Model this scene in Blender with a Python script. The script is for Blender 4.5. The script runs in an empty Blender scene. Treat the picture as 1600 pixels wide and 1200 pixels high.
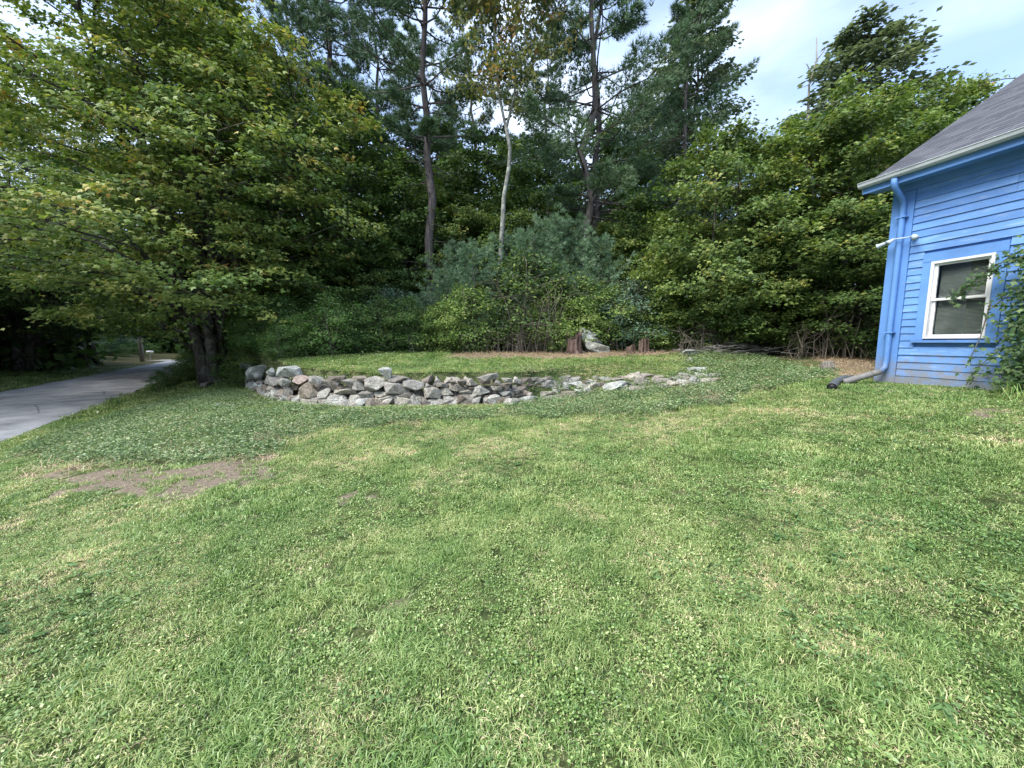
import bpy, math, random
import numpy as np
R = math.radians
sc = bpy.context.scene
COL = sc.collection
rng = np.random.default_rng(11)
random.seed(5)

# ------------------------------------------------------------------ camera, world, sun, exposure
EYE = 1.5
PITCH = 6.4
F = 581.0
cam = bpy.data.cameras.new('camera'); camo = bpy.data.objects.new('camera', cam); COL.objects.link(camo)
camo.location = (0, 0, EYE); camo.rotation_euler = (R(90 - PITCH), 0, 0)
cam.sensor_width = 36; cam.lens = F / 1600 * 36; cam.clip_start = .05; cam.clip_end = 3000
sc.camera = camo

SUN_EL, SUN_AZ = R(52), R(235)      # azimuth clockwise from +Y: behind the camera, to the left
w = bpy.data.worlds.new('World'); sc.world = w; w.use_nodes = True
nt = w.node_tree; nt.nodes.clear()
def N(nt, typ, **kw):
    n = nt.nodes.new(typ)
    for k, v in kw.items(): setattr(n, k, v)
    return n
out = N(nt, 'ShaderNodeOutputWorld'); bg = N(nt, 'ShaderNodeBackground')
sky = N(nt, 'ShaderNodeTexSky'); sky.sky_type = 'NISHITA'; sky.sun_disc = False
sky.sun_elevation = SUN_EL; sky.sun_rotation = SUN_AZ; sky.air_density = 1.0; sky.dust_density = 1.5
tc = N(nt, 'ShaderNodeTexCoord')
mp = N(nt, 'ShaderNodeMapping'); mp.inputs['Scale'].default_value = (1, 1, 2.4); mp.inputs['Location'].default_value = (.35, .2, .1)
no = N(nt, 'ShaderNodeTexNoise'); no.inputs['Scale'].default_value = 1.7; no.inputs['Detail'].default_value = 6; no.inputs['Roughness'].default_value = .5
cr = N(nt, 'ShaderNodeValToRGB'); cr.color_ramp.elements[0].position = .25; cr.color_ramp.elements[1].position = .5
no2 = N(nt, 'ShaderNodeTexNoise'); no2.inputs['Scale'].default_value = 2.6; no2.inputs['Detail'].default_value = 5
cr2 = N(nt, 'ShaderNodeValToRGB'); cr2.color_ramp.elements[0].position = .4; cr2.color_ramp.elements[1].position = .62
cr2.color_ramp.elements[0].color = (1.9, 2.6, 4.1, 1); cr2.color_ramp.elements[1].color = (3.5, 4.05, 5.0, 1)
mx = N(nt, 'ShaderNodeMixRGB')
L = nt.links.new
L(tc.outputs['Generated'], mp.inputs['Vector']); L(mp.outputs[0], no.inputs['Vector']); L(mp.outputs[0], no2.inputs['Vector'])
L(no.outputs['Fac'], cr.inputs[0]); L(no2.outputs['Fac'], cr2.inputs[0])
L(cr.outputs[0], mx.inputs[0]); L(sky.outputs[0], mx.inputs[1]); L(cr2.outputs[0], mx.inputs[2])
L(mx.outputs[0], bg.inputs['Color']); bg.inputs['Strength'].default_value = .115
L(bg.outputs[0], out.inputs[0])

sun = bpy.data.lights.new('sun', 'SUN'); sun.energy = 2.1; sun.angle = R(38); sun.color = (1, .96, .9)
suno = bpy.data.objects.new('sun', sun); COL.objects.link(suno)
from mathutils import Vector
sd = Vector((math.sin(SUN_AZ) * math.cos(SUN_EL), math.cos(SUN_AZ) * math.cos(SUN_EL), math.sin(SUN_EL)))
suno.rotation_euler = sd.to_track_quat('Z', 'Y').to_euler(); suno.location = (-10, -15, 30)

sc.view_settings.view_transform = 'Standard'; sc.view_settings.look = 'None'
sc.view_settings.exposure = 1.74; sc.view_settings.gamma = 1; sc.view_settings.use_curve_mapping = False
sc.cycles.use_denoising = True
sc.cycles.max_bounces = 6; sc.cycles.diffuse_bounces = 4; sc.cycles.transmission_bounces = 4
sc.cycles.glossy_bounces = 2; sc.cycles.transparent_max_bounces = 4

# ------------------------------------------------------------------ helpers
CP, SP = math.cos(R(PITCH)), math.sin(R(PITCH))
def ray(u, v):
    a = (u - 800) / F; b = (600 - v) / F
    return np.array((a, CP + b * SP, -SP + b * CP))
def at(u, v, t):
    return np.array((0, 0, EYE)) + ray(u, v) * t
def sm(a, b, x):
    t = np.clip((x - a) / (b - a), 0, 1); return t * t * (3 - 2 * t)

def tag(o, label=None, cat=None, group=None, kind=None):
    if label: o['label'] = label
    if cat: o['category'] = cat
    if group: o['group'] = group
    if kind: o['kind'] = kind
    return o
def link(name, me, mat=None, parent=None, kind=None):
    o = bpy.data.objects.new(name, me); COL.objects.link(o)
    if mat is not None and me is not None and not me.materials:
        for m in (mat if isinstance(mat, (list, tuple)) else [mat]): me.materials.append(m)
    if parent: o.parent = parent
    if kind: o['kind'] = kind
    return o
def empty(name, loc, label, cat, rz=0, group=None):
    o = bpy.data.objects.new(name, None); COL.objects.link(o)
    o.location = loc; o.rotation_euler = (0, 0, rz); o.empty_display_size = .2
    return tag(o, label, cat, group)

class MB:
    def __init__(s): s.v = []; s.f = []; s.t = []; s.tint = 0.5
    def add(s, vs, fs):
        n = len(s.v); s.v += [tuple(map(float, p)) for p in vs]; s.f += [tuple(i + n for i in f) for f in fs]
        s.t += [s.tint] * len(vs)
    def box(s, x0, x1, y0, y1, z0, z1):
        s.add([(x0,y0,z0),(x1,y0,z0),(x1,y1,z0),(x0,y1,z0),(x0,y0,z1),(x1,y0,z1),(x1,y1,z1),(x0,y1,z1)],
              [(0,3,2,1),(4,5,6,7),(0,1,5,4),(1,2,6,5),(2,3,7,6),(3,0,4,7)])
    def tube(s, pts, rad, n=6, cap=True):
        pts = [np.array(p, float) for p in pts]
        if not hasattr(rad, '__len__'): rad = [rad] * len(pts)
        vs = []; fs = []; ref = None
        for i, p in enumerate(pts):
            d = pts[min(i + 1, len(pts) - 1)] - pts[max(i - 1, 0)]; d = d / (np.linalg.norm(d) + 1e-9)
            if ref is None: ref = np.cross(d, (0.31, .17, .93)) if abs(d[2]) < .9 else np.cross(d, (1, .2, 0))
            a = ref - d * np.dot(ref, d); a /= np.linalg.norm(a) + 1e-9; ref = a; b = np.cross(d, a)
            for k in range(n):
                g = 2 * math.pi * k / n
                vs.append(p + (a * math.cos(g) + b * math.sin(g)) * rad[i])
        for i in range(len(pts) - 1):
            for k in range(n):
                k2 = (k + 1) % n
                fs.append((i*n+k, i*n+k2, (i+1)*n+k2, (i+1)*n+k))
        if cap:
            fs.append(tuple(range(n - 1, -1, -1))); fs.append(tuple((len(pts)-1)*n + k for k in range(n)))
        s.add(vs, fs)
    def mesh(s, name, smooth=False):
        me = bpy.data.meshes.new(name); me.from_pydata(s.v, [], s.f)
        at_ = me.attributes.new('tint', 'FLOAT', 'POINT'); at_.data.foreach_set('value', np.array(s.t, np.float32))
        if smooth: me.polygons.foreach_set('use_smooth', [True] * len(me.polygons))
        me.update(); return me
    def build(s, name, mat, parent=None, smooth=False, kind=None):
        return link(name, s.mesh(name, smooth), mat, parent, kind)

def fast_mesh(name, V, faces_n, idx, tint=None, smooth=False):
    """V (n,3); idx flat loops; faces_n = verts per face array"""
    me = bpy.data.meshes.new(name)
    me.vertices.add(len(V)); me.vertices.foreach_set('co', np.ascontiguousarray(V, np.float32).ravel())
    me.loops.add(len(idx)); me.loops.foreach_set('vertex_index', idx.astype(np.int32))
    st = np.concatenate(([0], np.cumsum(faces_n)[:-1])).astype(np.int32)
    me.polygons.add(len(faces_n)); me.polygons.foreach_set('loop_start', st); me.polygons.foreach_set('loop_total', faces_n.astype(np.int32))
    if tint is not None:
        a = me.attributes.new('tint', 'FLOAT', 'POINT'); a.data.foreach_set('value', tint.astype(np.float32))
    if smooth: me.polygons.foreach_set('use_smooth', np.ones(len(faces_n), bool))
    me.update(calc_edges=True); me.validate(); return me

def norm(a): return a / (np.linalg.norm(a, axis=-1, keepdims=True) + 1e-9)
# leaf templates: verts (x along tip, y across, z fold), faces
def tmpl(verts, faces): return np.array(verts, float), faces
MAPLE = tmpl([(0,0,0),(.12,.30,-.04),(.42,.52,-.10),(.50,.22,-.02),(1,0,-.12),(.50,-.22,-.02),(.42,-.52,-.10),(.12,-.30,-.04),(.35,0,.05)],
             [(0,8,2,1),(8,4,3,2),(8,6,5,4),(0,7,6,8)])
OVAL = tmpl([(0,0,0),(.45,.28,-.03),(1,0,-.06),(.45,-.28,-.03),(.5,0,.03)], [(0,4,2,1),(0,3,2,4)])
QUAD = tmpl([(0,0,0),(.5,.34,-.05),(1,0,-.05),(.5,-.34,-.05)], [(0,3,2,1)])
def _needle(k, wdt=.10, spread=.75, seed=3):
    r = np.random.default_rng(seed); vs = []; fs = []
    for i in range(k):
        g = i * 2.4; sp = spread * (.35 + .65 * r.random()); ln = .75 + .35 * r.random()
        d = np.array((math.cos(sp), math.sin(sp) * math.cos(g), math.sin(sp) * math.sin(g)))
        p = norm(np.cross(d, r.normal(size=3)))
        st = d * .02; n0 = len(vs)
        vs += [st - p * wdt * .5, st + p * wdt * .5, d * ln]
        fs.append((n0, n0 + 1, n0 + 2))
    return np.array(vs), fs
NEEDLE = _needle(9, .10, .95)
NEEDLE_FAR = _needle(9, .10, 1.0)
def scatter(name, T, P, D, Nn, S, tint, width=1.0):
    """one mesh of copies of template T at P, tip direction D, face normal Nn, size S"""
    tv, tf = T; D = norm(D); B = norm(np.cross(Nn, D)); Nn = np.cross(D, B)
    n = len(P)
    V = (P[:, None, :] + S[:, None, None] * (tv[None, :, 0:1] * D[:, None, :] + tv[None, :, 1:2] * width * B[:, None, :] + tv[None, :, 2:3] * Nn[:, None, :])).reshape(-1, 3)
    base = (np.arange(n) * len(tv))[:, None]
    flat = np.concatenate([np.array(f) for f in tf]); idx = (base + flat[None, :]).ravel()
    fn = np.tile(np.array([len(f) for f in tf]), n)
    return fast_mesh(name, V, fn, idx, np.repeat(tint, len(tv)), smooth=False)

# ------------------------------------------------------------------ materials
def base_mat(name, rough=.8, spec=.2):
    m = bpy.data.materials.new(name); m.use_nodes = True; nt = m.node_tree
    b = nt.nodes['Principled BSDF']; b.inputs['Roughness'].default_value = rough; b.inputs['Specular IOR Level'].default_value = spec
    return m, nt, b
def ramp(nt, fac, stops):
    c = N(nt, 'ShaderNodeValToRGB'); e = c.color_ramp.elements
    while len(e) < len(stops): e.new(.5)
    for i, (p, col) in enumerate(stops): e[i].position = p; e[i].color = (*col, 1)
    nt.links.new(fac, c.inputs[0]); return c.outputs[0]
def noise(nt, scale, detail=4, rough=.55, coord='world', stretch=None):
    n = N(nt, 'ShaderNodeTexNoise'); n.inputs['Scale'].default_value = scale; n.inputs['Detail'].default_value = detail; n.inputs['Roughness'].default_value = rough
    if coord == 'world': s = N(nt, 'ShaderNodeNewGeometry').outputs['Position']
    else: s = N(nt, 'ShaderNodeTexCoord').outputs['Object']
    if stretch:
        m = N(nt, 'ShaderNodeMapping'); m.inputs['Scale'].default_value = stretch; nt.links.new(s, m.inputs[0]); s = m.outputs[0]
    nt.links.new(s, n.inputs['Vector']); return n.outputs['Fac']
def mix(nt, fac, a, b, mode='MIX'):
    m = N(nt, 'ShaderNodeMixRGB', blend_type=mode)
    for s, v in ((0, fac), (1, a), (2, b)):
        if isinstance(v, (int, float)): m.inputs[s].default_value = v
        elif isinstance(v, tuple): m.inputs[s].default_value = (*v, 1)
        else: nt.links.new(v, m.inputs[s])
    return m.outputs[0]
def math_(nt, op, a, b=0.0):
    m = N(nt, 'ShaderNodeMath', operation=op)
    for s, v in ((0, a), (1, b)):
        if isinstance(v, (int, float)): m.inputs[s].default_value = v
        else: nt.links.new(v, m.inputs[s])
    return m.outputs[0]
def bump(nt, b, h, strength=.4, dist=.02):
    n = N(nt, 'ShaderNodeBump'); n.inputs['Strength'].default_value = strength; n.inputs['Distance'].default_value = dist
    nt.links.new(h, n.inputs['Height']); nt.links.new(n.outputs[0], b.inputs['Normal'])
def attr(nt, name, typ='GEOMETRY'):
    a = N(nt, 'ShaderNodeAttribute'); a.attribute_name = name; a.attribute_type = typ; return a

def leaf_mat(name, stops, nscale=.6, trans=.3, rough=.5, namp=.35, spec=.3, dry=False):
    m, nt, b = base_mat(name, rough, spec)
    t = attr(nt, 'tint').outputs['Fac']
    f = math_(nt, 'ADD', t, math_(nt, 'MULTIPLY', math_(nt, 'SUBTRACT', noise(nt, nscale, 3), .5), namp * 2))
    c = ramp(nt, f, stops)
    if dry: c = mix(nt, 1.0, c, ramp(nt, math_(nt, 'ADD', math_(nt, 'MULTIPLY', noise(nt, .42, 4, .6), .65), math_(nt, 'MULTIPLY', noise(nt, 2.6, 4, .7), .35)), [(.4, (1.15,1.13,1.02)), (.5, (1.36,1.19,1.12)), (.6, (1.55,1.28,1.3))]), 'MULTIPLY')
    if not dry: c = mix(nt, 1.0, c, (1.15, 1.14, 1.12), 'MULTIPLY')
    nt.links.new(c, b.inputs['Base Color'])
    tr = N(nt, 'ShaderNodeBsdfTranslucent'); nt.links.new(mix(nt, 1.0, c, (1.1, 1.15, .6), 'MULTIPLY'), tr.inputs['Color'])
    ms = N(nt, 'ShaderNodeMixShader'); ms.inputs[0].default_value = trans
    o = nt.nodes['Material Output']
    nt.links.new(b.outputs[0], ms.inputs[1]); nt.links.new(tr.outputs[0], ms.inputs[2]); nt.links.new(ms.outputs[0], o.inputs[0])
    return m
M = {}
M['maple'] = leaf_mat('maple_leaf', [(0, (.04,.085,.028)), (.34, (.10,.17,.045)), (.62, (.2,.265,.07)), (.84, (.34,.35,.1)), (1, (.48,.28,.09))])
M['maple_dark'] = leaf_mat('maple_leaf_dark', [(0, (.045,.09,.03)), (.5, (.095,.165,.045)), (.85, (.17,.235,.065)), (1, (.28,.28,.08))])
M['mid'] = leaf_mat('broad_leaf', [(0, (.035,.07,.024)), (.35, (.085,.145,.04)), (.65, (.17,.235,.06)), (1, (.32,.3,.08))])
M['bright'] = leaf_mat('vine_leaf', [(0, (.07,.13,.035)), (.5, (.19,.29,.075)), (1, (.42,.47,.17))])
M['oak'] = leaf_mat('oak_leaf', [(0, (.07,.10,.065)), (.5, (.15,.19,.125)), (1, (.26,.3,.2))], trans=.3)
M['yellowing'] = leaf_mat('yellowing_leaf', [(0, (.08,.12,.045)), (.5, (.17,.2,.07)), (.8, (.3,.26,.09)), (1, (.4,.22,.08))])
M['pine'] = leaf_mat('pine_needles', [(0, (.04,.08,.048)), (.5, (.085,.145,.08)), (1, (.16,.235,.125))], trans=.15, rough=.6)
M['bluepine'] = leaf_mat('young_pine_needles', [(0, (.05,.10,.06)), (.5, (.125,.21,.125)), (1, (.24,.34,.22))], trans=.15, rough=.6)
M['sage'] = leaf_mat('sage_leaf', [(0, (.05,.1,.07)), (.5, (.11,.18,.12)), (1, (.24,.32,.22))], trans=.2)
M['under'] = leaf_mat('undergrowth_leaf', [(0, (.045,.10,.03)), (.5, (.11,.21,.055)), (1, (.24,.36,.11))])
M['vinca'] = leaf_mat('periwinkle_leaf', [(0, (.04,.095,.035)), (.4, (.11,.19,.07)), (.75, (.26,.35,.16)), (1, (.56,.6,.42))], trans=.15, rough=.35, spec=.5, nscale=1.4)
M['grass'] = leaf_mat('grass_blade', [(0, (.04,.095,.025)), (.24, (.10,.195,.05)), (.48, (.19,.315,.10)), (.7, (.32,.42,.18)), (.88, (.54,.55,.33)), (1, (.66,.58,.42))], trans=.22, rough=.38, nscale=1.3, namp=.4, spec=.5, dry=True)  # pale stops are straw, plus highlight specks painted as blade tint
M['clover'] = leaf_mat('clover_leaf', [(0, (.05,.11,.035)), (.5, (.10,.19,.06)), (1, (.24,.33,.15))], trans=.2, nscale=1.2)
M['litter'] = leaf_mat('dry_leaf', [(0, (.1,.06,.035)), (.5, (.22,.15,.09)), (1, (.5,.4,.27))], trans=.05, rough=.8)

def bark_mat(name, c0, c1, c2=None, scale=(14, 14, 2.2)):
    m, nt, b = base_mat(name, .95, .1)
    n = noise(nt, 1, 6, .7, 'obj', scale); n2 = noise(nt, 3.0, 4, .6, 'obj')
    c = ramp(nt, n, [(.35, c0), (.62, c1)])
    if c2: c = mix(nt, ramp(nt, n2, [(.5, (0,0,0)), (.64, (1,1,1))]), c, c2)
    nt.links.new(c, b.inputs['Base Color']); bump(nt, b, n, .9, .03); return m
M['bark_maple'] = bark_mat('maple_bark', (.03,.026,.022), (.095,.082,.068), (.15,.155,.13))
M['bark_pine'] = bark_mat('pine_bark', (.05,.042,.04), (.15,.13,.125))
M['bark_grey'] = bark_mat('pale_lichen_bark', (.11,.11,.10), (.25,.25,.225), (.38,.41,.34), (20, 20, 9))
M['bark_dead'] = bark_mat('dead_wood', (.13,.12,.105), (.33,.31,.27))
M['twig'] = bark_mat('twig_bark', (.075,.065,.055), (.24,.21,.17))
M['pole'] = bark_mat('weathered_pole_wood', (.2,.19,.175), (.38,.36,.33))

def stone_mat(name, dark, light, lichen, lich=.55):
    m, nt, b = base_mat(name, .92, .15)
    n = noise(nt, 11, 8, .75); n2 = noise(nt, 3.6, 6, .7); n3 = noise(nt, 34, 5, .8)
    c = ramp(nt, n, [(.3, dark), (.68, light)])
    c = mix(nt, ramp(nt, n2, [(lich, (0,0,0)), (lich + .1, (1,1,1))]), c, lichen)
    c = mix(nt, .55, c, ramp(nt, n3, [(.38, (.1,.1,.1)), (.6, (1.4,1.4,1.38))]), 'MULTIPLY')
    oi = N(nt, 'ShaderNodeObjectInfo')
    c = mix(nt, 1.0, c, ramp(nt, oi.outputs['Random'], [(0, (.62,.58,.54)), (.5, (.95,.95,.95)), (.8, (1.15,1.1,1.0)), (1, (1.1,1.14,1.16))]), 'MULTIPLY')
    nt.links.new(c, b.inputs['Base Color'])
    h = math_(nt, 'ADD', n, math_(nt, 'MULTIPLY', n3, .35)); bump(nt, b, h, 1.0, .06); return m
M['stone'] = stone_mat('fieldstone', (.17,.16,.145), (.52,.50,.455), (.64,.63,.57))
M['stone_pale'] = stone_mat('lichened_fieldstone', (.25,.26,.25), (.52,.54,.52), (.6,.63,.59), .48)
M['stone_pink'] = stone_mat('pink_granite', (.24,.19,.17), (.47,.4,.37), (.5,.48,.45), .62)
M['stone_brown'] = stone_mat('brown_fieldstone', (.15,.125,.105), (.40,.36,.31), (.5,.47,.42), .6)

# ground
def ground_material():
    m, nt, b = base_mat('ground_earth', .95, .1)
    z = attr(nt, 'zone')
    sep = N(nt, 'ShaderNodeSeparateColor'); nt.links.new(z.outputs['Color'], sep.inputs[0])
    n = noise(nt, 2.2, 6, .65); nf = noise(nt, 30, 8, .85); nb = noise(nt, .35, 3)
    turf = ramp(nt, math_(nt, 'ADD', math_(nt, 'MULTIPLY', n, .3), math_(nt, 'MULTIPLY', nf, .7)), [(.36, (.012,.02,.008)), (.47, (.05,.075,.025)), (.56, (.13,.15,.06)), (.66, (.36,.32,.2))])  # dark thatch tones also paint shade into the gaps between blades
    soil = ramp(nt, nf, [(.3, (.08,.062,.045)), (.5, (.2,.16,.12)), (.66, (.44,.38,.29))])
    floor = ramp(nt, nf, [(.3, (.03,.03,.015)), (.55, (.07,.065,.03)), (.7, (.13,.1,.06))])
    c = mix(nt, ramp(nt, math_(nt, 'ADD', sep.outputs[0], math_(nt, 'MULTIPLY', math_(nt, 'SUBTRACT', nf, .5), 1.2)), [(.3, (0,0,0)), (.75, (1,1,1))]), turf, soil)
    c = mix(nt, sep.outputs[1], c, floor)
    nt.links.new(c, b.inputs['Base Color']); bump(nt, b, math_(nt, 'ADD', nf, n), .8, .03); return m
M['ground'] = ground_material()
def road_material():
    m, nt, b = base_mat('asphalt', .88, .25)
    n = noise(nt, 1.2, 5, .6, 'world', (1, 1, 1)); nf = noise(nt, 90, 3, .8)
    c = ramp(nt, math_(nt, 'ADD', math_(nt, 'MULTIPLY', n, .5), math_(nt, 'MULTIPLY', nf, .5)), [(.34, (.12,.125,.135)), (.47, (.26,.267,.285)), (.53, (.31,.317,.335)), (.66, (.5,.505,.52))])
    v = N(nt, 'ShaderNodeTexVoronoi', feature='DISTANCE_TO_EDGE'); v.inputs['Scale'].default_value = .55
    g = N(nt, 'ShaderNodeNewGeometry'); mpn = N(nt, 'ShaderNodeMapping'); nt.links.new(g.outputs['Position'], mpn.inputs[0]); nt.links.new(mix(nt, .25, mpn.outputs[0], N(nt, 'ShaderNodeTexNoise').outputs['Color']), v.inputs['Vector'])
    c = mix(nt, ramp(nt, v.outputs['Distance'], [(.0, (.75,.75,.75)), (.012, (0,0,0))]), c, (.05,.05,.052))
    nt.links.new(c, b.inputs['Base Color']); bump(nt, b, nf, .5, .01); return m
M['road'] = road_material()

def paint_mat(name, col, worn, wear=.62, rough=.55, dirt=False):
    m, nt, b = base_mat(name, rough, .35)
    n = noise(nt, 1, 6, .7, 'obj', (3.5, 9, 26)); n2 = noise(nt, 1.4, 4, .6); nf = noise(nt, 1, 5, .8, 'obj', (30, 60, 150))
    c = mix(nt, ramp(nt, n2, [(.3, (0,0,0)), (.7, (1,1,1))]), tuple(x * .8 for x in col), tuple(min(1, x * 1.14) for x in col))
    c = mix(nt, ramp(nt, n, [(wear, (0,0,0)), (wear + .12, (.75,.75,.75))]), c, worn)
    oi = N(nt, 'ShaderNodeObjectInfo'); c = mix(nt, 1.0, c, ramp(nt, oi.outputs['Random'], [(0, (.84,.86,.9)), (1, (1.1,1.08,1.05))]), 'MULTIPLY')
    if dirt:
        sx = N(nt, 'ShaderNodeSeparateXYZ'); nt.links.new(N(nt, 'ShaderNodeTexCoord').outputs['Object'], sx.inputs[0])
        dz = math_(nt, 'SUBTRACT', math_(nt, 'MULTIPLY', noise(nt, 7, 5, .7, 'obj'), 1.5), math_(nt, 'ADD', sx.outputs['Z'], .12))
        c = mix(nt, ramp(nt, dz, [(.1, (0,0,0)), (.55, (.85,.85,.85))]), c, (.2,.19,.17))
        sp = noise(nt, 1, 6, .8, 'obj', (9, 9, 60)); c = mix(nt, ramp(nt, sp, [(.64, (0,0,0)), (.7, (.6,.6,.6))]), c, (.34,.33,.32))
    nt.links.new(c, b.inputs['Base Color']); bump(nt, b, math_(nt, 'ADD', n, nf), .35, .004); return m
BLUE = (.12,.265,.565)
M['blue'] = paint_mat('blue_house_paint', BLUE, (.26,.38,.54), .53, dirt=True)
M['blue_trim'] = paint_mat('blue_trim_paint', (.12,.27,.575), (.26,.38,.55), .6, dirt=True)
M['blue_worn'] = paint_mat('worn_blue_paint', BLUE, (.3,.38,.5), .56, dirt=True)
M['white'] = paint_mat('white_window_paint', (.74,.74,.74), (.5,.48,.44), .7)
M['gutter'] = paint_mat('white_gutter_paint', (.45,.49,.51), (.28,.3,.33), .52)
def simple(name, col, rough=.7, spec=.3, metal=0, var=.25, sc_=6):
    m, nt, b = base_mat(name, rough, spec); b.inputs['Metallic'].default_value = metal
    n = noise(nt, sc_, 5, .65, 'obj')
    nt.links.new(ramp(nt, n, [(.3, tuple(x * (1 - var) for x in col)), (.7, tuple(x * (1 + var) for x in col))]), b.inputs['Base Color'])
    bump(nt, b, n, .25, .01); return m
M['black'] = simple('black_plastic', (.015,.016,.018), .5)
M['pipe'] = simple('grey_corrugated_plastic', (.17,.165,.16), .6)
M['pipe2'] = simple('weathered_black_plastic', (.1,.11,.12), .5, .5)
M['chrome'] = simple('pale_lamp_metal', (.42,.5,.56), .4, .5)
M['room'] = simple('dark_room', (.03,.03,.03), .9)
M['blind'] = simple('grey_blind', (.2,.215,.19), .6)
M['fascia_dark'] = simple('tar_edge', (.03,.03,.032), .7)
def shingle_mat():
    m, nt, b = base_mat('asphalt_shingle', .92, .2)
    n = noise(nt, 120, 3, .8, 'obj'); n2 = noise(nt, 2, 4)
    oi = N(nt, 'ShaderNodeObjectInfo')
    t = attr(nt, 'tint').outputs['Fac']
    c = ramp(nt, n, [(.3, (.062,.066,.08)), (.7, (.125,.13,.15))])
    c = mix(nt, 1.0, c, ramp(nt, math_(nt, 'ADD', oi.outputs['Random'], math_(nt, 'SUBTRACT', t, .5)), [(0, (.75,.75,.78)), (1, (1.25,1.25,1.22))]), 'MULTIPLY')
    nt.links.new(c, b.inputs['Base Color']); bump(nt, b, n, .6, .004); return m
M['shingle'] = shingle_mat()
def glass_mat():
    m, nt, b = base_mat('window_glass', .03, .5); b.inputs['Base Color'].default_value = (.9,.95,.93,1)
    b.inputs['Transmission Weight'].default_value = 1; b.inputs['IOR'].default_value = 1.1; return m
M['glass'] = glass_mat()
M['stump'] = bark_mat('rotten_red_wood', (.05,.038,.03), (.17,.12,.095), None, (10, 10, 3))
M['stump_dark'] = bark_mat('dark_stump_wood', (.045,.03,.026), (.16,.11,.095), None, (10, 10, 3))

# ------------------------------------------------------------------ terrain
WX = np.array([-16, -12, -10.3, -8.6, -6.6, -5.2, -3.7, -2, 0, 1.7, 3.2, 4.8, 6.2, 9, 14.])
WY = np.array([24, 17.5, 14.3, 12.4, 10.4, 9.5, 9.0, 8.9, 9.05, 9.6, 9.5, 9.0, 8.4, 8.4, 8.4])
def wy(x): return np.interp(x, WX, WY)
def droad(x, y): return (x + 10.9) * .835 + (y - 7.7) * .55
def hnoise(x, y):
    return (np.sin(x*1.3+y*.7)*np.sin(y*1.1-x*.4)*.022 + np.sin(x*3.1+1.2)*np.sin(y*2.7+.5)*.010 + np.sin(x*6.7+y*2.)*np.sin(y*5.9-x)*.006)
def terr(x, y):
    x = np.asarray(x, float); y = np.asarray(y, float)
    d = droad(x, y)
    low = -.62 + .47 * sm(0, 4, d) + .15 * sm(3.5, 8, d) + .78 * sm(.3, 7.2, x) * sm(-6, 3, y + .3*x)
    low = np.where(d < 0, -.62 - .05 * sm(0, 1, -d) + 1.3 * sm(5.5, 18, -d), low)
    top = .69 + .42 * sm(8.5, 14, y) + .25 * sm(16, 60, y) + .05 * sm(3, 7, x)
    dy = y - wy(x)
    wd = .12 + 2.1 * sm(0.3, 3.5, x)
    c = .40 - .85 * sm(0.3, 3.5, x)
    s = sm(0, 1, (dy - c) / wd)
    f = sm(2.2, 4.6, d)
    return low + s * f * (top - low) + hnoise(x, y) * sm(-.5, 1.5, d)
def unproj(u, v):
    r = ray(u, v); t = .5
    while t < 90:
        p = np.array((0, 0, EYE)) + r * t
        if p[2] < terr(p[0], p[1]): break
        t += .02 + t * .004
    return p
def inpoly(x, y, poly):
    ins = np.zeros(x.shape, bool); n = len(poly)
    for i in range(n):
        x1, y1 = poly[i][:2]; x2, y2 = poly[(i + 1) % n][:2]
        c = ((y1 > y) != (y2 > y)) & (x < (x2 - x1) * (y - y1) / (y2 - y1 + 1e-12) + x1); ins ^= c
    return ins
def pxpoly(pts): return [unproj(u, v)[:2] for u, v in pts]
def project(P):
    P = np.asarray(P); x = P[..., 0]; y = P[..., 1]; z = P[..., 2] - EYE
    dep = y * CP - z * SP; up = y * SP + z * CP
    return 800 + F * x / dep, 600 - F * up / dep, dep

COVER = [pxpoly([(770,592),(860,590),(1000,592),(1000,612),(900,620),(800,640),(760,610)]),pxpoly([(40,700),(120,668),(240,632),(330,612),(400,618),(440,632),(560,643),(700,643),(800,640),(760,655),(640,662),(520,674),(450,690),(420,722),(330,735),(240,742),(150,738),(60,724)]),
         pxpoly([(790,600),(860,592),(960,596),(1060,590),(1075,552),(1130,548),(1220,546),(1290,552),(1300,585),(1250,602),(1160,618),(1110,636),(1000,648),(900,652),(800,650)])]
BARE = [pxpoly([(40,730),(150,738),(240,732),(340,722),(440,708),(420,742),(330,772),(240,786),(120,776),(50,756)]),
        pxpoly([(370,688),(410,680),(450,682),(440,694),(390,698)]),
        pxpoly([(590,945),(606,935),(628,946),(625,968),(598,976)]), pxpoly([(495,782),(540,776),(560,790),(515,800)]), pxpoly([(1530,640),(1600,645),(1600,658),(1550,655)]), pxpoly([(620,1160),(650,1155),(655,1175),(625,1180)]),
        pxpoly([(1060,600),(1150,618),(1120,634),(1060,612)])]
BAND = pxpoly([(400,735),(520,690),(660,668),(900,662),(1100,648),(1220,625),(1320,620),(1200,660),(1000,690),(800,700),(640,710),(540,740),(420,760),(250,790),(60,790),(40,760),(250,780)])
BAND2 = pxpoly([(0,800),(420,790),(300,900),(0,1000)])
SOIL = [pxpoly([(700,552),(860,550),(960,548),(1060,545),(1100,540),(1250,545),(1366,540),(1368,590),(1310,596),(1290,565),(1240,551),(1100,549),(1060,553),(900,560),(700,560)])]
def jitter(x, y, a=.25):
    return x + a*np.sin(y*5.3+x*2)*np.sin(x*3.7), y + a*np.sin(x*4.9-y*1.7)*np.sin(y*4.1)
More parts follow.
